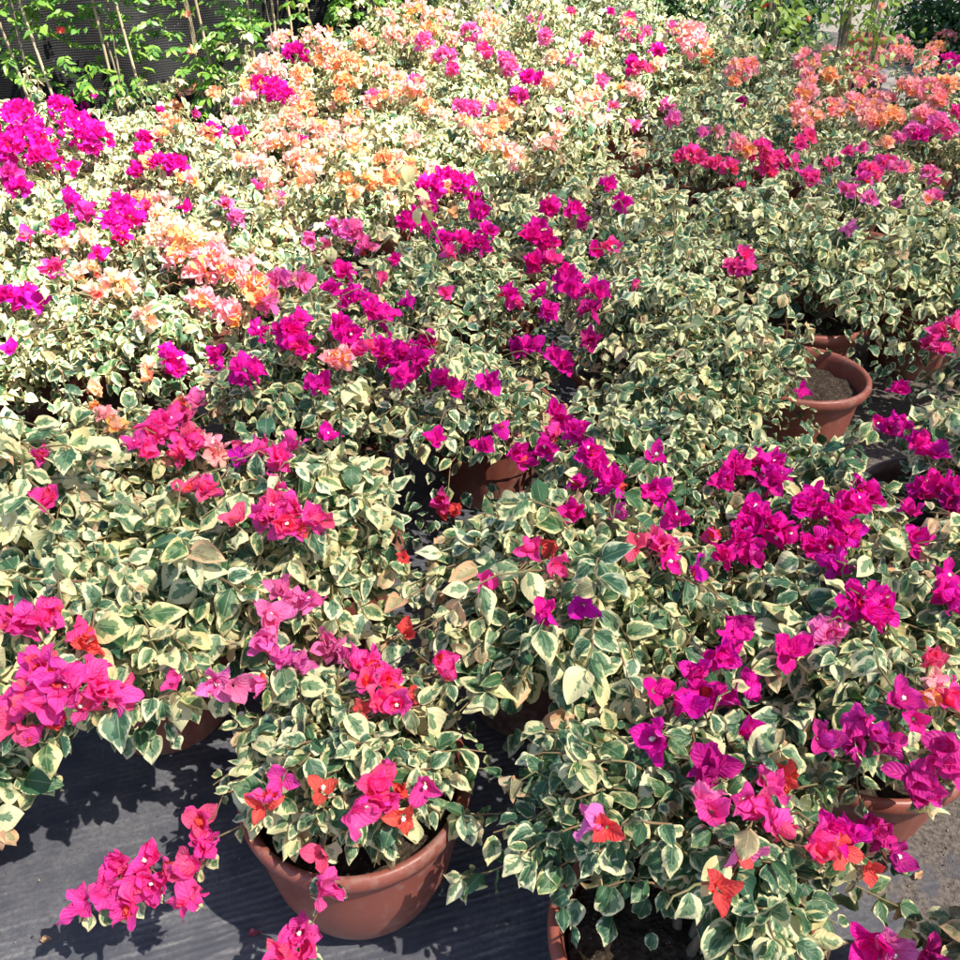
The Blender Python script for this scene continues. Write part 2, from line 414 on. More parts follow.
# dropped leaves and bracts
for (x_, y_, kind, lab_) in [(52, 940, 0, 'small tan leaf lying dry on the mat near the bottom left corner'), (410, 905, 1, 'faded pink bract dropped on the mat just right of the front bowl'),
                       (248, 935, 1, 'faded pink bract on the mat below the hanging pink spray'), (895, 440, 0, 'small tan leaf lying in the mat gap beside the exposed rim'),
                       (915, 880, 0, 'small tan leaf lying on the spilt earth at lower right')]:
    c_ = at(x_, y_, 0.006); a_ = rng.uniform(0, 6.28)
    lk_ = np.array([[rng.random(), 0.7, 0.9, 0.8]]) if kind == 0 else np.array([[0.50, 0.10, 0.16, rng.random()]])
    V_, Q_, uv_, l_ = blades(np.zeros((1, 3)), np.array([[math.cos(a_), math.sin(a_), 0.05]]), np.array([[0.1, 0.05, 1.0]]), np.array([rng.uniform(0.018, 0.026)]), np.array([0.013]), np.array([0.25]), np.array([0.5]), np.array([0.5]), lk_, 6, 4)
    V_[:, 2] -= V_[:, 2].min() + 0.003
    o_ = link('fallen_leaf' if kind == 0 else 'fallen_bract', np_mesh('fallen_blade', V_, Q_, uv_, l_), M_LEAF if kind == 0 else M_BRACT); o_.location = c_
    o_['category'] = 'fallen leaf' if kind == 0 else 'fallen bract'
    o_['label'] = lab_

# unseen shade net added to dim nearer and right-hand plants; far left stays sunlit
def added_shade_net():
    m, nt, n, l, out = new_mat('added_shade_cloth'); g = G(nt)
    tr = n.new('ShaderNodeBsdfTransparent'); tr.inputs[0].default_value = (1, 1, 1, 1)
    d = n.new('ShaderNodeBsdfDiffuse'); d.inputs[0].default_value = (0.20, 0.20, 0.20, 1)
    mx = n.new('ShaderNodeMixShader'); mx.inputs[0].default_value = NET_DENSITY
    l.new(tr.outputs[0], mx.inputs[1]); l.new(d.outputs[0], mx.inputs[2]); l.new(mx.outputs[0], out.inputs[0])
    Z = 3.1
    def up(px, py, z=0.55):
        p = at(px, py, z); k = (Z - z) / SUN[2]; return p + SUN * k
    edge = [(-330, 470), (0, 425), (90, 372), (215, 338), (330, 215), (420, 190), (520, 168), (620, 150), (668, 105), (735, 18)]  # net outline shaped to cast the wanted shade boundary on the canopy
    pts = [up(*e) for e in edge]
    pts.append(pts[-1] + np.array([1.4, 4.2, 0]))
    V = []; 
    for p in pts:
        V.append(p)
    far = [np.array([9.0, p[1] - 0.0, Z]) if k > len(pts) - 4 else np.array([p[0] + 3.5, -5.0, Z]) for k, p in enumerate(pts)]
    far = []
    K = len(pts)
    for k in range(K):
        f = k / (K - 1); far.append(np.array([-4 + 14 * f, -6 + 12 * max(0, f - 0.45) / 0.55, Z]))
    for p in far: V.append(p)
    V = np.array(V)
    Q = np.array([[k, k + 1, K + k + 1, K + k] for k in range(K - 1)])
    o = link('added_shade_net', np_mesh('added_shade_net', V, Q, smooth=False), m)
    o['label'] = 'unseen grey shade cloth added overhead to dim the nearer potted plants'; o['category'] = 'shade net'
NET_DENSITY = 0.63
added_shade_net()

# ------------------------------------------------------------------ pots
POT_R = 0.184; POT_H = 0.27
def pot_profile(kind):
    if kind == 'bowl':
        out = [(0.0, 0.004), (0.095, 0.0), (0.112, 0.006), (0.132, 0.04), (0.150, 0.09), (0.161, 0.15), (0.167, 0.21), (0.170, 0.232)]
    else:
        out = [(0.0, 0.004), (0.118, 0.0), (0.124, 0.008), (0.133, 0.07), (0.145, 0.14), (0.157, 0.20), (0.163, 0.232)]
    rim = [(0.176, 0.236), (0.182, 0.243), (0.1845, 0.254), (0.183, 0.265), (0.178, 0.270), (0.171, 0.269), (0.166, 0.262), (0.162, 0.246), (0.157, 0.20), (0.146, 0.12)]
    return np.array(out + rim)
POT_MESH = {}
for kind, seg in (('bowl', 72), ('tall', 72)):
    for k in range(3):
        V, Q = lathe(pot_profile(kind), seg, 0.012, 24 if kind == 'tall' else 0, k * 2.1)
        POT_MESH[kind, k] = np_mesh('pot', V, Q)
def soil_mesh():
    nr, ns = 10, 40
    r = np.linspace(0, 0.152, nr); a = np.arange(ns) / ns * 2 * np.pi
    Rr, A = np.meshgrid(r, a, indexing='ij')
    x = Rr * np.cos(A); y = Rr * np.sin(A); z = 0.222 + 0.0 * x
    for k in range(12):
        fx, fy = rng.normal(0, 45, 2); z += 0.0016 * np.sin(fx * x + fy * y + rng.uniform(0, 6))
    z += 0.012 * (1 - (Rr / 0.152) ** 2)
    V = np.stack([x, y, z], -1).reshape(-1, 3)
    i, j = np.meshgrid(np.arange(nr - 1), np.arange(ns), indexing='ij'); j2 = (j + 1) % ns
    Q = np.stack([i * ns + j, (i + 1) * ns + j, (i + 1) * ns + j2, i * ns + j2], -1).reshape(-1, 4)
    return np_mesh('soil', V, Q)
SOIL = soil_mesh(); SOIL.materials.append(M_SOIL)

# ------------------------------------------------------------------ the plants: where, how wide, how tall, how pale
# rim pixel, canopy-centre pixel (None: above pot), radius, top height, leaf density, cream, leaf length, pot kind, label
PL = []
def plant(rim=None, world=None, can=None, R=0.28, top=0.55, dens=1.0, cream=0.42, size=0.046, pot='tall', mat=None, label=None, sprigs=3):
    size *= 0.75
    p = at(*rim, POT_H) if rim else np.array([world[0], world[1], 0.0])
    p[2] = 0
    if can is not None: c = at(can[0], can[1], top - 0.08)
    else: c = p.copy()
    off = c[:2] - p[:2]
    PL.append(dict(p=p, c=np.array([p[0] + off[0], p[1] + off[1]]), R=R, top=top, dens=dens, cream=cream, size=size, pot=pot, mat=mat or M_POT, label=label, sprigs=sprigs, clusters=[]))

plant((355, 775), can=(350, 752), R=0.185, top=0.41, dens=1.0, cream=0.46, size=0.046, pot='bowl', sprigs=2, label='front bougainvillea in a smooth terracotta bowl, hot pink bracts over its bare rim')
plant((684, 925), can=(668, 812), R=0.26, top=0.47, dens=1.0, cream=0.28, size=0.047, sprigs=2, label='sprawling dark-leaved bougainvillea whose terracotta pot is cut by the bottom edge, soil showing')
plant((142, 612), can=(135, 590), R=0.30, top=0.50, dens=1.1, cream=0.44, size=0.058, label='broad-leaved bougainvillea with a ball of crimson pink bracts over the grey mat')
plant((803, 372), can=(708, 360), R=0.28, top=0.50, dens=1.15, cream=0.36, size=0.043, label='flowerless bougainvillea leaning away from its exposed terracotta rim beside the mat gap')
plant((862, 715), can=(850, 640), R=0.24, top=0.48, dens=0.9, cream=0.40, size=0.050, label='bougainvillea in the terracotta pot by spilt earth, long purple pink sprays over its rim')
plant((925, 292), can=(935, 258), R=0.30, top=0.52, dens=0.9, cream=0.42, size=0.050, label='bougainvillea with red plastic rim showing below leaves, near the right edge')
plant((535, 598), can=(578, 590), R=0.33, top=0.50, dens=1.0, cream=0.40, size=0.052, mat=M_POT_DARK, sprigs=5, label='bougainvillea in a shaded brown pot, single red and magenta bracts at its tips')
plant((318, 535), can=(292, 500), R=0.25, top=0.54, dens=1.0, cream=0.50, size=0.050, label='bougainvillea with rose pink balls of bracts above an exposed red pot wall')
plant((140, 470), can=(95, 470), R=0.26, top=0.50, dens=0.9, cream=0.48, size=0.047, mat=M_POT_BLACK, label='bougainvillea in a glossy black pot, crowned by a wide ball of rose bracts')
plant((560, 180), can=(565, 150), R=0.26, top=0.66, dens=0.9, cream=0.52, size=0.050, label='tall pale bougainvillea behind the arch of magenta bracts, brown rim showing')
plant((488, 402), can=(455, 392), R=0.28, top=0.52, dens=0.9, cream=0.38, size=0.045, label='bougainvillea in a half hidden pot, magenta bracts beside its rim')
plant((690, 225), can=(760, 232), R=0.26, top=0.50, dens=0.85, cream=0.42, size=0.048, label='bougainvillea by a bare patch of soil, one crimson ball of bracts low down')
plant((655, 520), can=(640, 470), R=0.26, top=0.50, dens=0.85, cream=0.36, size=0.045, mat=M_POT_DARK, label='bougainvillea with a drooping chain of magenta bracts over a dark hollow')
plant((30, 350), can=(10, 330), R=0.28, top=0.52, dens=0.9, cream=0.55, size=0.046, mat=M_POT_DARK, label='sunlit white-leaved bougainvillea at the left edge with a magenta tuft')
plant(world=(-1.03, 0.98), can=(-68, 735), R=0.21, top=0.42, dens=0.7, cream=0.60, size=0.058, label='bougainvillea mostly out of view, pale leaves reaching in at the left edge')
plant(world=(0.73, 0.56), can=(1070, 1040), R=0.18, top=0.42, dens=0.8, cream=0.30, size=0.048, label='bougainvillea mostly below view with pink bracts in the bottom right corner')
plant((945, 500), can=(1020, 440), R=0.25, top=0.52, dens=0.9, cream=0.45, size=0.048, mat=M_POT_DARK, label='bougainvillea across the mat gap, heavy with dark magenta bracts at the right edge')
plant((-60, 520), can=(-10, 490), R=0.27, top=0.52, dens=0.9, cream=0.55, size=0.060, label='big-leaved bougainvillea at the left edge with two lone rose bracts')
plant((1075, 610), can=(1010, 590), R=0.26, top=0.50, dens=0.9, cream=0.40, size=0.048, label='bougainvillea with magenta bracts crowding the right edge below the mat gap')
plant((770, 520), can=(790, 505), R=0.25, top=0.47, dens=0.9, cream=0.32, size=0.044, label='bougainvillea smothered by the broadest sheet of magenta bracts')

back = [(-0.12, 6.75), (0.45, 6.9), (0.97, 6.85), (1.4, 6.35), (1.05, 2.74), (0.93, 3.95), (-1.05, 5.0), (-0.85, 5.65), (-0.45, 6.2), (0.52, 2.02), (-1.46, 1.97), (-0.4, 2.05), (-0.95, 2.22), (0.44, 2.40), (1.58, 2.30), (-0.59, 2.49), (-1.77, 2.54), (-0.13, 2.59), (2.02, 2.84), (0.54, 2.85), (-1.34, 2.9), (0.06, 3.04), (-0.93, 3.05), (0.99, 3.11), (-1.57, 3.28), (-0.44, 3.3), (0.42, 3.36), (2.11, 3.35), (1.45, 3.41), (-2.09, 3.41), (-0.92, 3.55), (0.12, 3.70), (-1.68, 3.83), (-0.43, 3.84), (1.53, 3.91), (-1.2, 3.98), (2.26, 4.01), (-0.06, 4.1), (-2.05, 4.33), (1.04, 4.33), (-1.5, 4.34), (1.94, 4.4), (1.48, 4.41), (-0.95, 4.43), (-0.34, 4.46), (2.84, 4.58), (2.72, 5.1), (3.3, 5.0), (2.55, 4.2), (2.9, 4.0), (0.43, 4.77), (2.26, 4.81), (1.33, 4.92), (-0.12, 4.96), (0.82, 5.13), (-0.61, 5.17), (1.75, 5.25), (0.43, 5.34), (1.24, 5.37), (0.01, 5.46), (-0.38, 5.66), (1.22, 5.8), (0.59, 5.84), (-0.07, 6.08), (0.88, 6.29), (0.36, 6.3)]
for k, (x, y) in enumerate(back):
    top = 0.52 + 0.022 * (y - 2) + rng.uniform(-0.02, 0.05)
    if 0.1 < x < 1.4 and y > 4.6: top += 0.06 + 0.07 * (y - 4.6)
    if -1.2 < x <= 0.1 and y > 4.9: top += 0.05 + 0.06 * (y - 4.9)
    if (x, y) == (0.52, 2.02): top = 0.46
    plant(world=(x, y), R=(0.23 if top == 0.46 else 0.31 if y < 3 else 0.33) + rng.uniform(-0.02, 0.04), top=top, dens=0.62 if y > 3 else 0.8, cream=(0.56 if y > 3.2 and x < 0.6 else 0.43) + rng.uniform(-0.06, 0.06),
          size=0.046 if y < 4 else 0.05, pot='tall' if k % 3 else 'bowl', mat=[M_POT, M_POT, M_POT_DARK][k % 3])

cxy = np.array([p['c'] for p in PL]); cR = np.array([p['R'] for p in PL]); cT = np.array([p['top'] for p in PL])
Z0 = 0.27
def dome(x, y):
    d2 = ((cxy - [x, y]) ** 2).sum(1) / (cR * 1.08) ** 2
    h = np.where(d2 < 1, Z0 + (cT - Z0) * np.sqrt(np.maximum(1 - d2, 0)) ** 0.7, 0)
    k = int(h.argmax()); return h[k], k
def surface(px, py):
    """first point where the sight line meets the canopy"""
    r = ray(px, py)
    t = 0.6
    while t < 12:
        p = np.array([0, 0, CAM_H]) + r * t
        h, k = dome(p[0], p[1])
        if p[2] < max(h, 0.24): break
        t += 0.012
    d = ((cxy - p[:2]) ** 2).sum(1)
    return p, (k if h > 0 else int(d.argmin()))

# ------------------------------------------------------------------ bract clusters: pixel x, y, radius in pixels, colour key [, height]
COL = {
    'M': (0.70, 0.008, 0.33), 'D': (0.44, 0.008, 0.19), 'R': (0.80, 0.065, 0.35), 'L': (0.78, 0.16, 0.44),
    'V': (0.58, 0.030, 0.29), 'S': (0.88, 0.38, 0.41), 'P': (0.88, 0.56, 0.48), 'O': (0.86, 0.40, 0.13), 'T': (0.72, 0.085, 0.075), 'W': (0.84, 0.58, 0.46)}
CL = """
17 125 20 M;35 140 20 M;10 150 16 M;45 158 13 M;20 113 13 M;100 88 13 M;82 98 11 M;60 108 11 M;80 130 18 M;95 142 14 M;50 93 6 M;75 168 6 M;10 175 10 V;20 188 11 M
148 138 8 M;145 152 8 M;160 162 8 M;175 165 11 M;138 170 8 M;75 205 9 M;70 195 6 M;65 225 9 M;85 212 8 V;122 205 11 M;130 218 11 M;110 222 9 M;122 235 8 M;145 207 6 R;27 235 4 R;50 233 4 R
98 255 7 M;52 268 8 R;5 297 9 M;25 297 11 M;38 302 6 M;212 131 8 M;240 137 9 M;300 141 6 M;188 208 5 M;297 53 10 M;268 89 15 M;285 97 9 M;241 102 5 L;160 111 4 M;195 114 4 R
270 70 16 P;285 45 13 P;315 20 10 P;320 40 14 P;250 85 9 O;300 76 10 O;145 82 8 O;135 92 8 P;172 108 9 O;175 125 7 O;165 119 6 O;200 90 8 P;185 92 7 P;305 110 9 O;290 115 8 O;300 160 12 P;255 162 9 P;315 166 10 W;305 180 8 O
225 205 7 L;235 218 7 L;280 195 5 L;258 187 4 R;170 235 18 W;195 240 15 W;85 275 13 W;115 286 15 W;95 292 10 P;185 262 15 S;215 262 17 S;240 270 14 S;255 282 13 S;200 272 12 S;205 300 13 S;225 308 11 S;240 315 10 S;258 300 9 O;145 310 6 O
280 280 9 L;305 280 8 L;270 303 8 L;300 318 8 M;312 240 9 L
335 15 11 P;370 15 13 P;415 12 12 P;440 20 11 P;395 36 10 P;350 62 12 O;330 50 10 P;345 80 9 O;340 97 8 O;365 42 8 O;430 30 9 O;422 42 9 L;445 56 10 L;453 69 6 R;374 96 6 L;415 83 7 L;355 146 13 W;330 145 10 W;425 106 9 O;437 116 8 W
535 20 7 L;505 60 8 L;512 70 8 L;530 78 8 M;540 79 6 M;460 106 6 L;472 113 8 L;463 121 7 P;510 109 11 O;500 126 9 O;488 131 8 O;520 95 8 V;545 146 9 P;556 131 8 P;575 116 7 P;575 60 7 L;588 38 6 R;570 13 5 R;610 12 4 M;623 24 4 L;623 36 6 L;634 37 6 L;632 62 6 M;629 71 4 M
385 160 11 O;400 176 11 O;410 166 8 O;368 181 8 O;345 178 8 O;445 180 13 M;430 187 11 M;460 183 11 M;425 204 10 M;416 216 9 M;405 220 8 M;430 230 8 M;442 241 9 M;460 243 11 M;480 245 9 M;486 231 8 M;482 211 8 M;474 196 7 M;450 252 6 R
350 230 11 L;335 224 6 L;365 248 10 L;325 244 6 L;345 272 8 M;332 287 7 M;395 260 6 M;385 278 4 R;355 300 13 M;370 311 10 M;386 315 9 M;407 302 6 M;445 293 6 R
550 205 8 M;575 211 8 M;583 221 6 M;540 231 11 M;530 237 9 M;549 242 9 M;535 263 9 M;550 261 8 R;566 276 11 M;571 287 9 M;593 291 10 M;508 295 9 M;516 303 7 R;540 293 7 M;549 311 9 M;590 311 9 D;608 185 8 M;622 204 8 M;594 250 6 M;610 246 7 R;635 285 5 R
680 14 11 P;690 34 13 S;696 47 11 S;707 56 8 O;673 28 6 L;658 50 6 M;780 34 5 M;801 18 8 O;740 70 11 S;734 80 6 O;750 66 8 S;805 60 11 S;825 60 13 S;850 64 13 S;875 60 12 S;895 45 11 S;905 56 10 S;870 80 11 S;830 76 9 O;808 76 8 S
805 96 11 S;800 112 10 S;830 110 11 S;850 104 11 S;870 110 11 S;895 116 10 O;880 121 8 O;885 102 10 S;910 88 11 S;930 90 11 S;945 86 11 O;925 66 9 S;945 40 9 S;936 48 8 O;950 63 10 M;925 115 9 S;935 123 11 L;946 131 9 L;918 136 8 M;955 112 7 R;885 142 7 O
690 156 9 R;699 158 8 R;682 158 7 R;738 145 10 S;746 151 8 O;760 151 11 R;766 163 9 R;775 159 9 R;790 164 8 R;770 173 6 R;808 137 7 R;801 143 7 R;810 178 9 R;832 163 6 R;860 148 6 L;848 151 5 R;870 171 10 R;885 163 9 R;895 171 8 L;865 180 6 R
930 175 8 L;935 197 8 L;858 193 7 L;870 199 6 L;897 203 5 L;848 227 6 L;740 256 9 R;747 268 8 R;734 266 7 R;738 102 7 D;740 185 5 R
170 357 9 M;178 371 9 M;148 376 7 O;150 365 5 P;95 390 6 O;95 405 6 O;105 418 10 S;116 426 8 O;183 401 5 O;196 401 7 L;150 430 11 R;165 425 13 R;185 440 13 R;135 445 9 R;178 415 10 R;180 452 9 R;148 450 9 R;205 440 9 S;215 452 12 S
258 330 8 M;290 330 13 M;301 345 11 M;220 356 9 M;245 371 12 M;313 384 8 M;42 455 8 R;47 498 10 R;245 451 7 R;262 450 9 R;280 460 11 R;292 444 8 R;240 456 5 M;275 506 11 R;264 516 11 R;291 510 11 R;285 525 11 R;302 530 8 R;312 519 8 R;275 482 8 R
190 490 8 R;207 489 10 R;235 520 8 R;280 591 9 L;294 602 9 L;307 600 8 L;270 615 8 L;265 640 8 L;8 620 10 R;25 622 10 R;45 616 11 R;57 608 9 R;80 630 10 R;88 642 8 T;12 350 4 M
350 335 10 M;337 326 10 M;340 356 11 S;328 362 9 S;365 350 9 R;385 350 13 M;400 356 14 M;416 360 12 M;430 346 9 M;400 375 10 M;440 380 8 M;453 389 8 M;323 384 5 M;490 381 9 M;515 350 9 M;531 346 9 M;555 355 8 M;562 366 8 M;590 340 8 D;328 436 8 M;435 438 7 M
485 448 8 M;501 428 7 M;516 454 9 M;526 461 8 M;545 448 8 M;555 410 8 M;560 421 8 M;555 433 8 R;576 435 12 M;590 452 11 M;600 468 8 M;575 480 9 M;617 482 11 M;604 478 8 M;573 512 9 M;443 500 9 R;441 513 6 T;455 511 7 T;403 557 5 T;532 548 8 R;550 546 7 T;555 566 7 R;493 580 7 R;545 612 9 M;583 605 6 M
325 520 6 R;615 510 6 R;635 544 7 R;405 632 6 T;735 470 12 M;725 480 9 M;755 460 8 M;771 465 11 M;776 481 12 M;655 491 9 M;655 455 6 M;676 516 8 M;655 540 9 R;666 548 9 R;715 536 7 R;668 562 7 M;695 571 8 M
750 510 11 M;765 520 13 M;781 531 13 M;745 530 11 M;740 546 11 M;725 556 9 M;753 550 10 M;800 506 11 M;816 500 11 M;835 515 13 M;851 501 11 M;861 486 9 M;871 496 9 M;831 541 13 M;851 531 11 M;812 545 10 M;835 565 10 M;800 391 5 M;900 390 8 M;880 425 8 M;891 427 8 M;901 423 8 M;915 440 8 M;926 447 8 M;938 453 8 M
925 491 11 M;941 486 11 M;955 490 9 M;910 510 8 M;951 506 9 D;918 538 7 M;945 576 8 M;945 596 9 M;957 600 8 M;860 600 13 M;875 595 11 M;886 610 11 M;845 610 9 M;870 616 11 M;818 637 9 L;833 632 9 L;790 650 8 M;740 625 8 D;735 637 10 M;930 345 8 R;943 350 8 R;936 331 8 R;956 326 8 R
40 665 15 R .52;60 680 17 R .53;25 700 13 R .5;45 700 15 R .51;70 690 15 R .52;90 675 11 R .52;100 690 13 R .5;85 705 10 R .48;120 695 10 R .48;10 725 8 R .46;35 735 12 R .45;60 722 11 R .46;15 705 10 R .47
175 682 7 R;215 683 8 L;235 687 6 L;262 682 9 L;285 660 9 L;300 665 9 L;266 647 8 L;80 905 10 R .22;103 893 9 R .23;118 865 11 R .25;130 880 13 R .24;148 862 10 R .26;150 885 12 R .24;170 870 12 R .26;130 908 11 R .22;190 900 12 R .24;200 822 12 R .30;207 845 11 R .29;190 868 9 R .27
270 795 9 R;280 780 8 R;262 805 5 T;320 855 8 R .33;325 885 10 R .30;300 932 12 R .22;286 950 13 R .21;310 950 10 R .2
330 645 10 L;345 652 9 L;355 665 10 R;370 664 11 R;386 680 11 R;366 682 10 R;405 695 8 T;380 700 9 R;362 710 6 T;396 706 8 R;438 660 9 R;451 676 8 R;375 785 11 R;391 771 10 R;365 801 11 R;386 800 10 R;401 791 9 R;352 815 7 R;403 817 7 T;425 785 7 R;323 790 5 T;606 828 9 T;600 820 6 L
655 690 8 M;720 655 11 M;696 675 11 M;707 692 11 M;683 697 9 M;692 708 8 M;726 700 7 M;750 682 9 M;655 738 9 M;745 731 9 M;713 768 12 D;704 800 10 L;712 812 8 R;742 802 9 R;760 802 11 R;770 786 11 R;779 826 11 R;785 775 9 T;740 855 10 L;720 890 9 T
816 840 11 R;830 831 10 M;825 857 9 R;850 840 10 M;846 852 8 T;870 831 11 V;882 836 11 V;895 857 8 V;870 869 7 T;825 740 10 V .5;860 722 12 V .5;876 735 11 V .5;900 700 9 V .52;916 720 9 V .52;858 752 9 V .47;920 790 13 V .42;912 776 10 V .44;950 746 10 V .48;940 762 9 V .46;955 772 9 V .44;890 746 9 V .48
930 660 8 R;936 681 11 S;927 696 9 S;950 700 11 R;872 945 11 M .36;890 951 11 L .36;930 958 10 V .34
"""
extra = []
for (x0, x1, y0, y1, n_, cs_) in [(135, 330, 75, 215, 26, 'WPOWP'), (240, 470, 12, 150, 34, 'PWOPW'), (60, 300, 215, 330, 12, 'WPW'), (450, 690, 10, 130, 26, 'LRPWL'), (790, 955, 52, 126, 16, 'SSP'),
                                  (480, 640, 90, 175, 12, 'PWO'), (310, 460, 120, 215, 14, 'WPO'), (700, 955, 130, 200, 10, 'RLS')]:
    for _ in range(n_):
        extra.append(f"{rng.uniform(x0, x1):.0f} {rng.uniform(y0, y1):.0f} {rng.uniform(5, 9):.0f} {cs_[rng.integers(len(cs_))]}")
CL = CL + ';' + ';'.join(extra)
clusters = []
for ent in CL.replace('\n', ';').split(';'):
    f = ent.split()
    if len(f) < 4: continue
    x, y, r, c = float(f[0]), float(f[1]), float(f[2]), f[3]
    if len(f) > 4:
        p = at(x, y, float(f[4])); d = ((cxy - p[:2]) ** 2).sum(1); k = int(d.argmin())
        if x < 240 and y > 800 or 280 < x < 330 and y > 840: k = 0
        elif x < 240 and y > 640: k = 2
        elif x > 800 and 690 < y < 800: k = 4
        elif y > 935 and x > 850: k = 15
    else:
        p, k = surface(x, y)
    rw = (1.45 if c in 'SPW' else 1.3 if c == 'O' and y < 300 else 1.28) * r * depth_of(p) / F
    v = unit(np.array([0, 0, CAM_H]) - p)
    p = p + (v * 0.05 if len(f) == 4 else 0)
    clusters.append((p, rw, c, k)); PL[k]['clusters'].append((p, rw, c))

def bract_cluster(pos, rw, c, away, near):
    """papery three-bract flowers in one head; returns bract mesh and the spots of the small white true flowers"""
    n = int(np.clip(round((3.0 if c in 'SPW' else 3.7) * (rw / 0.024) ** 2), 1, 36))
    base = np.array(COL[c])
    d = unit(rng.normal(0, 1, (n, 3)) + np.array([0, -0.25, 0.75]) + np.append(away, 0) * 0.3)
    if n == 1: d = unit(np.array([[away[0] * .4, away[1] * .4 - .5, 0.8]]) + rng.normal(0, .3, (1, 3)))
    if n < 5: rw *= 0.66
    rad = max(rw - 0.016, 0.0) * np.cbrt(rng.uniform(0.25, 1, n))
    ctr = pos + d * rad[:, None] * np.array([1.1, 1.1, 0.75])
    ax = unit(d + rng.normal(0, 0.35, (n, 3)) + [0, -0.15, 0.25])
    org, axis, up, L, look = [], [], [], [], []
    fl = []
    for i in range(n):
        a = ax[i]; u = unit(np.cross(a, [0.3, 0.5, 0.81])); v = np.cross(a, u)
        open_ = rng.uniform(0.55, 1.15); ph = rng.uniform(0, 6.28)
        size = rng.uniform(0.028, 0.040) * (0.85 if c in 'SPOW' else 1.0)
        young = n > 1 and rng.random() < (0.12 if c in 'RTL' else 0.04)
        colr = base * np.exp(rng.normal(0, 0.10, 3))
        if c in 'R' and rng.random() < 0.22: colr = colr * [1, 1.1, 0.65] + [0, 0.02, 0]
        if c in 'SP' and rng.random() < 0.14: colr = np.array(COL['O']) * np.exp(rng.normal(0, 0.08, 3))
        if c == 'O': f_ = rng.random() ** 1.3 * 0.8; colr = colr * (1 - f_) + np.array(COL['P']) * f_
        if c == 'W' and rng.random() < 0.2: colr = np.array([0.84, 0.50, 0.22])
        if young: size *= 0.6; colr = np.array(COL['T']) * np.exp(rng.normal(0, 0.1, 3)); open_ *= 0.5
        base_p = ctr[i] - a * 0.008
        for k in range(3):
            th = ph + k * 2.094 + rng.normal(0, 0.12)
            rd = math.cos(th) * u + math.sin(th) * v
            o2 = open_ + rng.normal(0, 0.12)
            axis.append(math.cos(o2) * a + math.sin(o2) * rd)
            up.append(math.sin(o2) * a - math.cos(o2) * rd)
            org.append(base_p + rd * 0.002); L.append(size * rng.uniform(0.9, 1.1))
            look.append(np.append(np.clip(colr * math.exp(rng.normal(0, 0.05)), 0, 0.95), rng.random()))
        fl.append((ctr[i] + a * 0.010, a, open_, size))
    N = len(org); L = np.array(L) * (0.78 if c == 'T' else 1.0)
    nl, nw = (8, 6) if near else (4, 2)
    V, Q, uv, lk = blades(np.array(org), np.array(axis), np.array(up), L, L * rng.uniform(0.74, 0.9, N), rng.uniform(-0.75, 0.45, N), rng.uniform(0.1, 0.75, N), rng.uniform(0.12, 0.42, N), np.array(look), nl, nw, 0.48, 0.72)
    return (V, Q, uv, lk), fl

def floret_mesh(spots):
    """tiny white five-lobed stars"""
    Vs, Fs = [], []; off = 0
    for (p, a) in spots:
        u = unit(np.cross(a, [0.3, 0.5, 0.81])); v = np.cross(a, u); k = 10
        ring = [p + (math.cos(j * math.pi / 5) * u + math.sin(j * math.pi / 5) * v) * (0.0036 if j % 2 == 0 else 0.0020) for j in range(k)]
        low = [p - a * 0.012 + (math.cos(j * math.pi / 5) * u + math.sin(j * math.pi / 5) * v) * 0.0012 for j in range(k)]
        Vs += [p - a * 0.0015] + ring + low
        for j in range(k):
            j2 = (j + 1) % k
            Fs.append([off, off + 1 + j, off + 1 + j2]); Fs.append([off + 1 + j, off + 11 + j, off + 11 + j2]); Fs.append([off + 1 + j, off + 11 + j2, off + 1 + j2])
        off += 21
    return np_mesh('floret', np.array(Vs), np.array(Fs), smooth=False)
M_WHITE = simple('floret_white', (0.80, 0.79, 0.66), 0.6, 50, 0.1)

TALL = at(405, 165, 0.78)
TALL_K = int(((cxy - TALL[:2]) ** 2).sum(1).argmin())
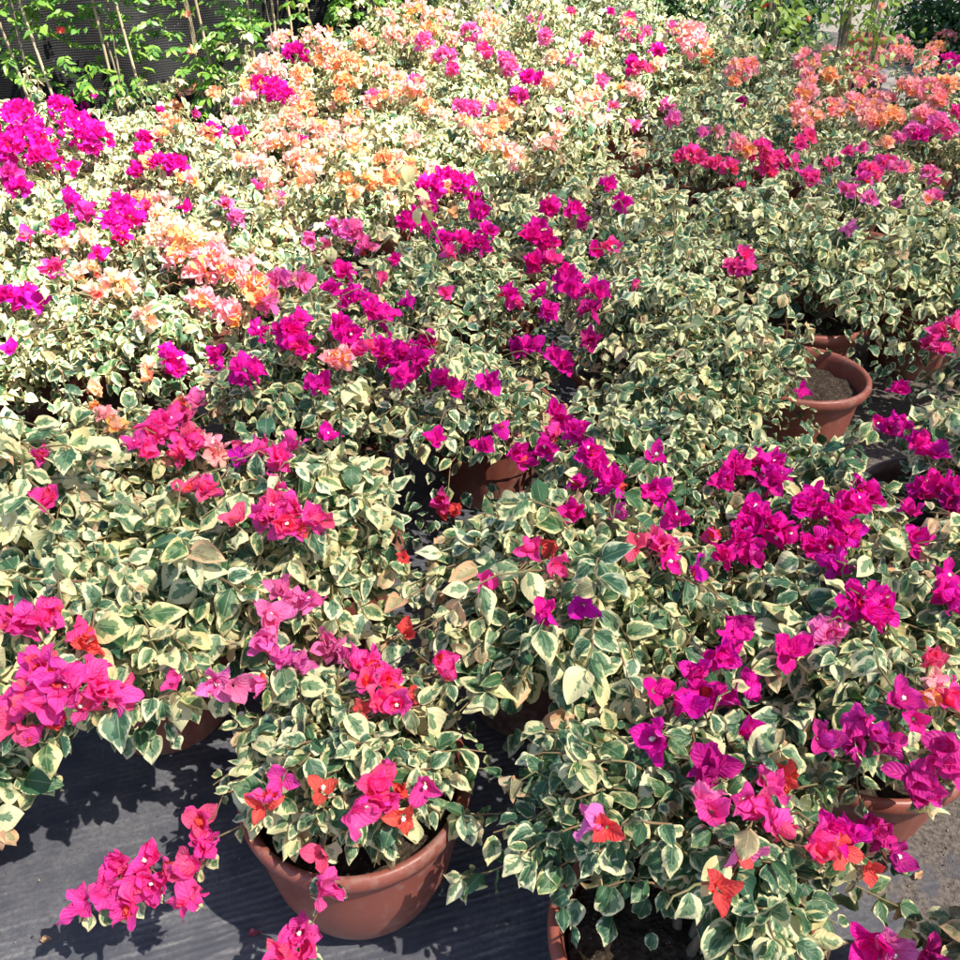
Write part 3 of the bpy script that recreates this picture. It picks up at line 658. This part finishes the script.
# ------------------------------------------------------------------ build one potted bougainvillea
COLWORD = {'M': 'magenta', 'D': 'dark magenta', 'R': 'rose pink', 'L': 'light pink', 'V': 'purple pink', 'S': 'salmon', 'P': 'peach', 'O': 'orange', 'T': 'red', 'W': 'pale peach'}
def build(k, d):
    p = d['p']; c = np.array([d['c'][0], d['c'][1], 0.0]); R = d['R']; top = d['top']
    dist = math.hypot(p[0], p[1])
    near = dist < 2.1; mid = dist < 3.4
    root = thing('potted_bougainvillea', d['label'], 'potted plant', (p[0], p[1], 0), 'variegated bougainvilleas in pots')
    root.rotation_euler = (0, 0, 0)
    pot = bpy.data.objects.new('pot', POT_MESH[d['pot'], k % 3].copy()); pot.data.materials.append(d['mat']); C.objects.link(pot); pot.parent = root
    pot.rotation_euler = (0, 0, rng.uniform(0, 6.28)); pot.scale = (1, 1, rng.uniform(0.97, 1.03))
    soil = bpy.data.objects.new('soil', SOIL); C.objects.link(soil); soil.parent = root; soil.rotation_euler = (0, 0, rng.uniform(0, 6.28))
    P0 = np.array([0, 0, 0.225]); off = c - np.array([p[0], p[1], 0])      # local frame: pot foot
    # woody stems
    wood, wr, twig, tr = [], [], [], []
    ns = 3
    crowns = []
    for i in range(ns):
        a = rng.uniform(0, 6.28); b = P0 + np.array([math.cos(a), math.sin(a), 0]) * 0.02
        e = P0 + np.append(off[:2] * 0.45, 0) + np.array([math.cos(a) * R * 0.28, math.sin(a) * R * 0.28, min(0.09, (top - 0.25) * 0.4)])
        wood.append(bez(b, b + [0, 0, 0.04], e - [0, 0, 0.02], e, 8)); wr.append(np.linspace(0.0075, 0.0045, 8)); crowns.append(e)
    crowns = np.array(crowns)
    nb = int((96 if near else 84 if mid else 66) * d['dens'] * (R / 0.27) ** 2)
    # branch tips over the dome
    gi = (np.arange(nb) + 0.5) / nb; ga = np.arange(nb) * 2.39996 + rng.uniform(0, 6.28)
    rr = np.sqrt(gi) * R * rng.uniform(0.86, 1.12, nb)
    rr = rr * (1 + 0.16 * np.sin(2 * ga + rng.uniform(0, 6.28)) + 0.12 * np.sin(3 * ga + rng.uniform(0, 6.28)) * (k > 4))
    tips = np.stack([off[0] + rr * np.cos(ga), off[1] + rr * np.sin(ga), np.zeros(nb)], -1)
    if k == 1: m_ = ~((tips[:, 1] < -0.02) & (tips[:, 0] < 0.0)); tips = tips[m_]; rr = rr[m_]; nb = len(tips)
    q = np.clip(rr / (R * 1.1), 0, 0.97)
    tips[:, 2] = Z0 - 0.02 + (top - Z0) * np.sqrt(1 - q ** 2) ** 0.75 * rng.uniform(0.60, 1.08, nb)
    spr = rng.permutation(nb)[:d['sprigs'] + 5]
    tips[spr, 2] += rng.uniform(0.02, 0.10, len(spr)) * (1.0 if not near else 0.8)
    org, axis, up, L, look = [], [], [], [], []
    def leafset(path, u0, n, rosette, scale, inner=0.0):
        T = unit(np.gradient(path, axis=0))
        us = np.linspace(u0, 1, n) if n > 1 else np.array([1.0])
        idx = us * (len(path) - 1); i0 = np.minimum(idx.astype(int), len(path) - 2); fr = (idx - i0)[:, None]
        P = path[i0] * (1 - fr) + path[i0 + 1] * fr; Tn = T[i0]
        aa = np.arange(n) * 2.4 + rng.uniform(0, 6.28)
        A = unit(np.cross(Tn, [0.21, 0.33, 0.92])); B = np.cross(Tn, A)
        rad = np.cos(aa)[:, None] * A + np.sin(aa)[:, None] * B
        out = P - np.array([off[0], off[1], 0.25]); out[:, 2] = 0; out = unit(out + rng.normal(0, 0.02, out.shape))
        ax = unit(rad * 0.85 + Tn * 0.25 + out * 0.25 + np.stack([np.zeros(n), np.full(n, -0.10), -rng.uniform(0.05, 0.75, n)], -1))
        upv = unit(np.array([0.08, -0.18, 1.0]) + out * 0.30 + rng.normal(0, 0.30, (n, 3)))
        ageing = us
        l = d['size'] * np.exp(rng.normal(0, 0.27, n) + rng.normal(0, 0.13)) * scale
        l = np.minimum(l, d['size'] * 1.55); l[ageing > 0.96] *= 0.75
        cr = np.clip(d['cream'] - 0.07 + rng.normal(0, 0.14) + 0.34 * (ageing - 0.6) + rng.normal(0, 0.15, n) - inner - (rng.random(n) < 0.05) * 0.6, -0.5, 1.15)
        yg = np.where((ageing > 0.93) & (rng.random(n) < 0.30), rng.uniform(0.4, 0.9, n), np.where(rng.random(n) < 0.03, 0.3, 0.0))
        lk = np.stack([rng.random(n), cr, yg, np.clip(rng.normal(0.5, 0.3, n) + 0.2 * (ageing - 0.5), 0, 1)], -1)
        org.append(P + unit(rad) * 0.004); axis.append(ax); up.append(upv); L.append(l); look.append(lk)
        if rosette:
            m = 6; yt = rng.random() < 0.24; aa = np.arange(m) * 1.2566 + rng.uniform(0, 6.28)
            e = path[-1]; ax = unit(np.stack([np.cos(aa), np.sin(aa), rng.uniform(-0.75, 0.05, m)], -1))
            upv = unit(np.array([0, 0, 1.0]) + np.stack([np.cos(aa), np.sin(aa), 0 * aa], -1) * 0.5 + rng.normal(0, 0.15, (m, 3)))
            org.append(np.repeat(e[None], m, 0)); axis.append(ax); up.append(upv)
            L.append(d['size'] * rng.uniform(0.75, 1.4, m) * scale * (0.65 if yt else 1.0))
            look.append(np.stack([rng.random(m), np.clip(d['cream'] + 0.28 + rng.normal(0, 0.2, m), 0.1, 1.2), rng.uniform(0.5, 0.95, m) if yt else np.zeros(m), np.clip(rng.normal(0.55, 0.25, m), 0, 1)], -1))
    per = 15 if near else 12 if mid else 10
    for i in range(nb):
        e = tips[i]; b = crowns[((crowns - e) ** 2).sum(1).argmin()]
        h = np.array([0, 0, 0.5 * (e[2] - b[2]) + 0.05])
        path = bez(b, b + h + (e - b) * 0.15, b + (e - b) * 0.65 + h * 0.75, e, 9 if near else 6)
        path[1:-1] += rng.normal(0, 0.004, path[1:-1].shape)
        twig.append(path); tr.append(np.linspace(0.0026, 0.0011, len(path)))
        leafset(path, 0.30, per, rng.random() < (0.42 if near else 0.3), 1.0 if near or mid else 1.12)
    for i in range(4 if k == 0 else 5 if near else 6):      # long arching canes that break the outline
        a = rng.uniform(0, 6.28); rc = R * rng.uniform(0.3, 0.95)
        e = np.array([off[0] + rc * math.cos(a), off[1] + rc * math.sin(a), top + rng.uniform(0.0, 0.06 if k < 2 else 0.13) - 0.25 * max(0, rc / R - 0.5) * R])
        b = crowns[((crowns - e) ** 2).sum(1).argmin()]
        h = e - b; cv_ = np.array([0, 0, CAM_H]) - np.array([p[0], p[1], 0])
        sight = unit(cv_ - (e * 0.75 + b * 0.25)); blocked = False
        for (gp, rw_, cc_, kk_) in clusters:
            rel_ = gp - np.array([p[0], p[1], 0]) - (e * 0.75 + b * 0.25); t_ = -(rel_ @ sight)
            if 0 < t_ < 0.5 and np.linalg.norm(rel_ + t_ * sight) < rw_ + 0.03: blocked = True; break
        if blocked: continue
        path = bez(b, b + [h[0] * 0.1, h[1] * 0.1, h[2] * 0.6], b + [h[0] * 0.55, h[1] * 0.55, h[2] * 1.15], e, 11)
        path[2:-1] += rng.normal(0, 0.004, path[2:-1].shape)
        twig.append(path); tr.append(np.linspace(0.0032, 0.0013, 11))
        leafset(path, 0.42, 14 if near else 10, rng.random() < 0.7, 1.1)
    # inner, greener leaves fill the body of the bush
    ni = int((280 if near else 320 if mid else 260) * d['dens'])
    aa = rng.uniform(0, 6.28, ni); r2 = np.sqrt(rng.random(ni)) * R * (0.80 if near else 1.15)
    P = np.stack([off[0] + r2 * np.cos(aa), off[1] + r2 * np.sin(aa), 0 * aa], -1)
    hz = Z0 + (top - Z0) * np.sqrt(np.maximum(1 - (r2 / (R * 1.1)) ** 2, 0)) ** 0.75
    P[:, 2] = 0.25 + (hz - 0.25) * rng.uniform(0.15, 0.85, ni)
    if not near: P[:, 2] -= np.where(r2 > 0.185, rng.uniform(0, 0.18, ni), 0)
    org.append(P); axis.append(unit(np.stack([np.cos(aa), np.sin(aa), rng.uniform(-0.8, 0.1, ni)], -1) + rng.normal(0, 0.5, (ni, 3))))
    up.append(unit(np.array([0, -0.1, 1.0]) + rng.normal(0, 0.35, (ni, 3)))); L.append(d['size'] * rng.uniform(0.7, 1.25, ni))
    look.append(np.stack([rng.random(ni), np.clip(d['cream'] - 0.17 + rng.normal(0, 0.16, ni), 0.02, 1), 0 * aa, rng.uniform(0, 0.5, ni)], -1))
    if k == TALL_K:     # one long shoot with outsize pale leaves stands above the rest
        e = TALL - np.array([p[0], p[1], 0]); b = crowns[0]
        path = bez(b, b + [0, 0, 0.2], e - [0, 0, 0.1], e, 10); twig.append(path); tr.append(np.linspace(0.004, 0.002, 10))
        m = 11; ff = np.linspace(0.5, 1, m); aa = np.arange(m) * 2.4
        org.append(path[np.round(ff * 9).astype(int)]); axis.append(unit(np.stack([np.cos(aa), np.sin(aa), -rng.uniform(0.1, 0.9, m)], -1)))
        up.append(unit(np.array([0.1, -0.3, 1.0]) + rng.normal(0, 0.2, (m, 3)))); L.append(rng.uniform(0.045, 0.066, m))
        look.append(np.stack([rng.random(m), np.full(m, 1.1), np.zeros(m), rng.uniform(0.7, 1.0, m)], -1))
    # flowering shoots
    loc0 = np.array([p[0], p[1], 0])
    heads = []; nbase = sum(len(o_) for o_ in org)
    for (cp, rw, cc) in sorted(d['clusters'], key=lambda q_: ((q_[0] - loc0 - crowns[0]) ** 2).sum()):
        e = cp - loc0; b = crowns[((crowns - e) ** 2).sum(1).argmin()]
        prev = [h_ for h_ in heads if np.linalg.norm(h_[0] - e) < 0.10 and np.linalg.norm(h_[0] - b) < np.linalg.norm(e - b)]
        if prev:          # heads that sit together share one shoot
            pb = min(prev, key=lambda h_: np.linalg.norm(h_[0] - e))[0]
            path = bez(pb - [0, 0, 0.014], pb * 0.7 + e * 0.3 - [0, 0, 0.03], pb * 0.3 + e * 0.7 - [0, 0, 0.03], e - [0, 0, 0.012], 6)
            twig.append(path); tr.append(np.linspace(0.0016, 0.0011, len(path)))
            leafset(path, 0.15, 6, False, 0.85)
            heads.append((e, rw, cc)); continue
        h = np.array([0, 0, max(0.06, 0.5 * (e[2] - b[2]) + 0.05)])
        path = bez(b, b + h + (e - b) * 0.2, b + (e - b) * 0.7 + h * (0.8 if e[2] > 0.33 else 1.3), e - [0, 0, 0.012], 10)
        twig.append(path); tr.append(np.linspace(0.003, 0.0013, len(path)))
        path[2:-1] += rng.normal(0, 0.006, path[2:-1].shape); leafset(path, 0.25, 16 if near else 7, False, 0.95)
        heads.append((cp - loc0, rw, cc))
    nshoot = nbase
    V, Q = tubes(wood, wr, 7 if near else 5)
    me = np_mesh('stem', V, Q); link('stem', me, M_BARK, root)
    V, Q = tubes(twig, tr, 5 if near else 3)
    link('twigs', np_mesh('twigs', V, Q), M_TWIG, root)
    org = np.concatenate(org); axis = np.concatenate(axis); up = np.concatenate(up); L = np.concatenate(L); look = np.concatenate(look)
    # keep leaves from standing right in front of the heads' faces
    keep = np.ones(len(org), bool)
    camv = np.array([0, 0, CAM_H]) - loc0
    for (gp, rw, cc, kk) in clusters:
        hp = gp - loc0
        if (hp[0] - off[0]) ** 2 + (hp[1] - off[1]) ** 2 > (R + 0.45) ** 2: continue
        v = camv - hp; dv = np.linalg.norm(v); v = v / dv
        rel = org + axis * (L * 0.4)[:, None] - hp
        tt = rel @ v; pr = np.linalg.norm(rel - tt[:, None] * v, axis=1)
        keep &= ~((tt > -0.014) & (tt < 0.42) & (pr < rw + 0.010) & (rng.random(len(org)) < 0.95))
    keep &= org[:, 2] > 0.02
    if k == 0:      # its rim stays bare at the front and sides
        pr_ = np.hypot(org[:, 0] + axis[:, 0] * L, org[:, 1] + axis[:, 1] * L)
        keep &= ~((pr_ > 0.172) & (org[:, 2] < 0.30) & (np.arange(len(org)) < nshoot) & (rng.random(len(org)) < 0.88))
    if k == 1:      # bare earth and rim at its near side
        keep &= ~((org[:, 1] < -0.02) & (org[:, 0] < 0.0) & (rng.random(len(org)) < 0.9))
    org, axis, up, L, look = org[keep], axis[keep], up[keep], L[keep], look[keep]
    N = len(org)
    V, Q, uv, lk = blades(org, axis, up, L, L * rng.uniform(0.58, 0.84, N), rng.uniform(0.1, 1.75, N), np.where(rng.random(N) < 0.5, rng.uniform(0.1, 0.8, N), rng.uniform(-0.9, -0.1, N)), rng.uniform(0.06, 0.36, N), look, *((9, 6) if dist < 1.5 else (5, 4) if near else (4, 2) if mid else (3, 2)))
    link('foliage', np_mesh('foliage', V, Q, uv, lk), M_LEAF, root)
    for (hp, rw, cc) in heads:
        away = hp[:2] - off[:2]; away = away / max(np.linalg.norm(away), 1e-3)
        (V, Q, uv, lk), fl = bract_cluster(hp, rw, cc, away, near)
        o = link('bract_cluster', np_mesh('bract_cluster', V - hp, Q, uv, lk), M_BRACT, root); o.location = hp
        if near:
            sp = [(f[0] - hp, f[1]) for f in fl if f[2] > 0.8 and rng.random() < 0.35]
            if sp: link('florets', floret_mesh(sp), M_WHITE, o)
    return N

order = sorted(range(len(PL)), key=lambda i: PL[i]['p'][1])
total = 0
# labels for the plants further back: colour of bracts and place among the others
from collections import Counter
rows = {}
for i, d in enumerate(PL):
    if d['label'] is None: rows.setdefault(int((d['p'][1] - 1.9) / 0.55), []).append(i)
ORD = ['first', 'second', 'third', 'fourth', 'fifth', 'sixth', 'seventh', 'eighth', 'ninth', 'tenth', 'eleventh']
for r, ids in rows.items():
    ids.sort(key=lambda i: PL[i]['p'][0])
    for q, i in enumerate(ids):
        d = PL[i]
        cs = Counter()
        for (_, rw, c) in d['clusters']: cs[COLWORD[c]] += rw * rw
        cols = [a for a, b in cs.most_common(1)]
        pale = 'pale-leaved' if d['cream'] > 0.5 else 'cream-edged'
        flow = ('with ' + cols[0] + ' bracts') if cols else 'without bracts'
        d['label'] = f"{pale} bougainvillea {flow}, {ORD[q]} from left, {ORD[len(rows) - 1 - r]} row from back"
for i in order: total += build(i, PL[i])
print('plants', len(PL), 'leaves', total, 'clusters', len(clusters))

# ------------------------------------------------------------------ background: netting fence, staked climbers, potted trees, hedge
def netting_run(a, b, z1, label):
    K, H = 220, 18
    V = []
    a = np.array(a, float); b = np.array(b, float); n = np.array([-(b - a)[1], (b - a)[0]]); n /= np.linalg.norm(n)
    for i in range(K + 1):
        for j in range(H + 1):
            f = i / K; w = 0.05 * math.sin(f * 17 + j * 0.25) + 0.03 * math.sin(f * 53 + j * 0.5) + 0.015 * math.sin(f * 121 - j * 0.9)
            pnt = a + (b - a) * f + n * w
            V.append((pnt[0], pnt[1], z1 * j / H))
    V = np.array(V); Q = np.array([[i * (H + 1) + j, (i + 1) * (H + 1) + j, (i + 1) * (H + 1) + j + 1, i * (H + 1) + j + 1] for i in range(K) for j in range(H)])
    root = thing('netting_fence', label, 'fence')
    o = link('netting', np_mesh('netting', V, Q), M_NET, root)
    s = o.modifiers.new('thickness', 'SOLIDIFY'); s.thickness = 0.004
    for i in range(5):
        q = a + (b - a) * (i / 4) + n * 0.07
        V, Q = tubes([np.array([[q[0], q[1], 0.0], [q[0], q[1], z1 * 0.5], [q[0], q[1], z1 + 0.06]])], [np.array([0.02, 0.02, 0.02])], 8)
        link('post', np_mesh('post', V, Q), M_POST, root)
M_NET = netting_material()
M_POST = simple('galvanised_post', (0.30, 0.30, 0.30), 0.5, 20, 0.3)
netting_run((-5.5, 4.75), (-0.35, 7.25), 1.9, 'black woven netting fence behind the staked climbers')

def green_leaf_mat(name, a, b, tr=0.3):
    m, nt, n, l, out = new_mat(name); g = G(nt)
    an = n.new('ShaderNodeAttribute'); an.attribute_name = 'look'
    sc = n.new('ShaderNodeSeparateColor'); l.new(an.outputs['Color'], sc.inputs[0])
    col = g.mix(sc.outputs[0], (*a, 1), (*b, 1))
    g.translucent(g.bsdf(col, 0.42, 0.45), g.mix(1.0, col, (1, 1, 0.5, 1), 'MULTIPLY'), tr, out)
    return m
M_CLIMB = green_leaf_mat('climber_leaf', (0.055, 0.17, 0.030), (0.20, 0.34, 0.045))
M_SHRUB = green_leaf_mat('shrub_leaf', (0.022, 0.070, 0.020), (0.075, 0.16, 0.040), 0.2)
M_LIME = green_leaf_mat('lime_leaf', (0.12, 0.22, 0.03), (0.32, 0.42, 0.07))

def leafmass(P, size, droop=0.5, per=1, comp=False):
    N = len(P)
    if comp:                                   # compound leaves of pointed leaflets along a short rachis
        a = rng.uniform(0, 6.28, N); rx = unit(np.stack([np.cos(a), np.sin(a), rng.uniform(-0.6, 0.1, N)], -1)); sd = np.cross(rx, [0, 0, 1.0])
        org, ax = [], []
        for q in range(7):
            f = (q // 2 + 1) / 4; s = 0 if q == 6 else (1 if q % 2 else -1)
            org.append(P + rx * size * 2.0 * f); ax.append(unit(rx * (1.0 if s == 0 else 0.45) + sd * s * 0.9 + [0, 0, -0.25] + rng.normal(0, 0.12, (N, 3))))
        org = np.concatenate(org); ax = np.concatenate(ax)
    else:
        org = P; a = rng.uniform(0, 6.28, N); ax = unit(np.stack([np.cos(a), np.sin(a), -rng.uniform(0, 2 * droop, N)], -1))
    N = len(org)
    up = unit(np.array([0.1, -0.5, 1.0]) + rng.normal(0, 0.35, (N, 3)))
    L = size * rng.uniform(0.7, 1.3, N)
    return blades(org, ax, up, L, L * rng.uniform(0.42, 0.55, N), rng.uniform(0, 0.9, N), rng.uniform(-0.4, 0.5, N), rng.uniform(0, 0.15, N), np.stack([rng.random(N), rng.random(N), rng.random(N), np.ones(N)], -1), 3, 2)

def small_pot(root, mat, r=0.14, h=0.22):
    V, Q = lathe([(0, 0.003), (r * 0.72, 0), (r * 0.9, h * 0.85), (r * 0.98, h * 0.87), (r, h * 0.93), (r * 0.99, h), (r * 0.9, h), (r * 0.86, h * 0.8)], 32)
    link('pot', np_mesh('pot', V, Q), mat, root)
    V, Q = lathe([(0.0005, h * 0.86), (r * 0.4, h * 0.85), (r * 0.87, h * 0.84)], 24)
    link('soil', np_mesh('soil', V, Q), M_SOIL, root)

def climber(x, y, h, label, stakes, n, spread=0.2, mat=None, comp=True, size=0.045, low=0.25, potm=None, blooms=(), pr=0.14, ph=0.22, trunk=False):
    root = thing('trunked_sapling' if trunk else 'staked_climber', label, 'young tree' if trunk else 'climbing plant', (x, y, 0), 'young trees in pots beyond the bougainvilleas' if trunk else 'staked climbers by the netting')
    small_pot(root, potm or M_POT_BLACK, pr, ph)
    for (dx, lx, ly) in stakes:
        V, Q = tubes([np.array([[dx, 0, ph * 0.7], [dx + lx * 0.5, ly * 0.5, h * 0.6], [dx + lx, ly, h + 0.25]])], [np.array([0.0085, 0.008, 0.007])], 6)
        link('stake', np_mesh('stake', V, Q), M_CANE, root)
    paths = []
    for i in range(2 if not trunk else 3):
        a = rng.uniform(0, 6.28); e = np.array([math.cos(a) * spread * 0.6, math.sin(a) * spread * 0.6, h * rng.uniform(0.7, 1.0)])
        paths.append(bez(np.array([0, 0, ph * 0.8]), np.array([0.03, 0, h * 0.4]), e * [0.5, 0.5, 0.8], e, 9))
    V, Q = tubes(paths, [np.linspace(0.007 if not trunk else 0.014, 0.003, 9)] * len(paths), 5)
    link('stem', np_mesh('stem', V, Q), M_BARK, root)
    # leaves in loose clumps round the stems
    n = int(n * (2.2 if trunk and x < 2.6 else 1.5 if trunk else 2.7))
    if trunk: low = 0.32; h = min(h, 0.95)
    size *= 1.15
    cl = 9; cc = np.stack([rng.normal(0, spread * 0.75, cl), rng.normal(0, spread * 0.5, cl), low + (h - low) * (np.arange(cl) + rng.random(cl)) / cl], -1)
    pick = rng.integers(0, cl, n)
    P = cc[pick] + rng.normal(0, 1, (n, 3)) * [spread * 0.42, spread * 0.42, 0.1]
    P = P[P[:, 2] > low * 0.8]
    V, Q, uv, lk = leafmass(P, size, comp=comp)
    link('foliage', np_mesh('foliage', V, Q, uv, lk), mat or M_CLIMB, root)
    for (bx, bz, cname) in blooms:
        pos = np.array([bx, -0.12, bz])
        (V, Q, uv, lk), fl = bract_cluster(pos, 0.03, cname, np.array([0, -1.0]), False)
        link('bloom', np_mesh('bloom', V, Q, uv, lk), M_BRACT, root)

climber(-3.02, 5.45, 1.0, 'sparse climber with yellowing leaves in the top left corner', [(0.0, 0.02, 0)], 24, 0.14, M_LIME, low=0.2)
climber(-2.55, 5.55, 1.25, 'thin climber on two crossed grey canes before bare netting', [(0.02, -0.16, 0), (0.16, -0.16, 0.03)], 26, 0.17, low=0.3)
climber(-2.06, 5.62, 1.35, 'leafy climber tied to two pale canes, bright green', [(-0.02, -0.05, 0), (0.14, -0.12, 0)], 66, 0.21, blooms=((-0.2, 0.72, 'T'),))
climber(-1.62, 5.75, 1.35, 'climber with small orange blooms over a dark pot with white rim', [(0.0, -0.03, 0), (0.10, -0.12, 0)], 62, 0.20, blooms=((0.02, 0.78, 'O'), (0.01, 0.60, 'O')))
climber(-1.22, 5.95, 1.35, 'climber on three pale canes between the dark netting and peach bracts', [(-0.12, 0, 0), (0.03, -0.02, 0), (0.15, -0.08, 0)], 50, 0.20, blooms=((0.02, 0.86, 'T'),))
climber(-0.80, 6.72, 1.3, 'deep green climber rising behind the peach bracts', [(0.0, 0, 0), (0.13, -0.04, 0)], 80, 0.24)
climber(-0.36, 7.0, 1.3, 'bushy climber where the netting ends', [(0.05, 0.04, 0)], 95, 0.27)
# dark bank of shrubs behind the netting end and over the path
def shrub(x, y, h, w, n, label, mat=M_SHRUB, size=0.07):
    root = thing('shrub', label, 'shrub', (x, y, 0), 'dark shrubs over the path')
    paths = []
    for i in range(7):
        a = rng.uniform(0, 6.28); e = np.array([math.cos(a) * w * 0.6, math.sin(a) * w * 0.5, h * rng.uniform(0.6, 0.9)])
        paths.append(bez(np.zeros(3), np.array([0, 0, h * 0.3]), e * 0.7, e, 7))
    V, Q = tubes(paths, [np.linspace(0.02, 0.006, 7)] * 7, 5)
    link('trunk', np_mesh('trunk', V, Q), M_BARK, root)
    m = 16; cc = unit(rng.normal(0, 1, (m, 3))) * rng.uniform(0.3, 0.9, (m, 1)) * [w * 0.75, w * 0.6, h * 0.38] + [0, 0, h * 0.52]
    P = cc[rng.integers(0, m, n)] + rng.normal(0, 1, (n, 3)) * [w * 0.2, w * 0.2, h * 0.12]
    P[: n // 2, 2] = rng.uniform(0.03, 0.5, n // 2)
    V, Q, uv, lk = leafmass(P, size)
    link('foliage', np_mesh('foliage', V, Q, uv, lk), mat, root)
for (x, y, h, w, n, lab) in [
    (-1.0, 8.4, 2.0, 0.8, 2600, 'dark shrub behind the black netting end'),
    (0.55, 9.3, 1.5, 0.6, 2000, 'dark shrub behind the tallest pale bougainvilleas'),
    (2.0, 9.9, 1.5, 0.6, 2200, 'dark shrub on the far side of the path'),
    (2.35, 8.3, 1.0, 0.42, 1800, 'dark bush behind the lime leaved saplings'),
    (4.15, 9.0, 1.7, 0.7, 4200, 'dark shrub across the path behind the orange pot'),
    (3.1, 10.2, 0.8, 0.6, 2200, 'low dark shrub closing the far end of the path'),
    (4.9, 8.3, 2.0, 0.85, 4600, 'broad dark shrub in the top right corner'),
    (4.1, 8.0, 0.8, 0.4, 1400, 'low dark bush on the path beside the orange pot')]:
    shrub(x, y, h, w, n, lab)
climber(1.95, 6.7, 1.2, 'potted sapling with red bloom beyond the pale bougainvilleas', [(-0.06, 0.0, 0)], 90, 0.20, M_LIME, False, 0.06, 0.35, M_POT, ((-0.12, 0.72, 'T'),), 0.16, 0.30, True)
climber(2.45, 6.9, 1.3, 'potted sapling with drooping lime leaves and an orange bloom', [(0.05, 0.0, 0)], 110, 0.22, M_LIME, False, 0.065, 0.4, M_POT_ORANGE, ((0.18, 0.70, 'O'),), 0.16, 0.30, True)
climber(2.85, 7.3, 0.9, 'small leafy seedling in a black pot on the path', [(0.0, 0.0, 0)], 70, 0.16, M_CLIMB, False, 0.05, 0.22, M_POT_BLACK, (), 0.13, 0.18, True)
climber(3.12, 8.2, 1.3, 'sapling in a large orange pot standing alone on the sunlit path', [(0.03, 0.2, 0), (0.12, 0.3, 0)], 60, 0.25, M_SHRUB, False, 0.06, 0.5, M_POT_ORANGE, (), 0.19, 0.34, True)
climber(4.35, 7.0, 1.3, 'sapling with thin cane and dark leaves beside the salmon bracts', [(0.0, 0.25, 0)], 90, 0.25, M_SHRUB, False, 0.06, 0.45, M_POT_BLACK, (), 0.18, 0.28, True)
climber(4.05, 6.3, 1.2, 'young tree with lime leaves in a black pot, top right corner', [(0.0, 0.15, 0)], 120, 0.24, M_LIME, False, 0.06, 0.5, M_POT_BLACK, (), 0.17, 0.28, True)
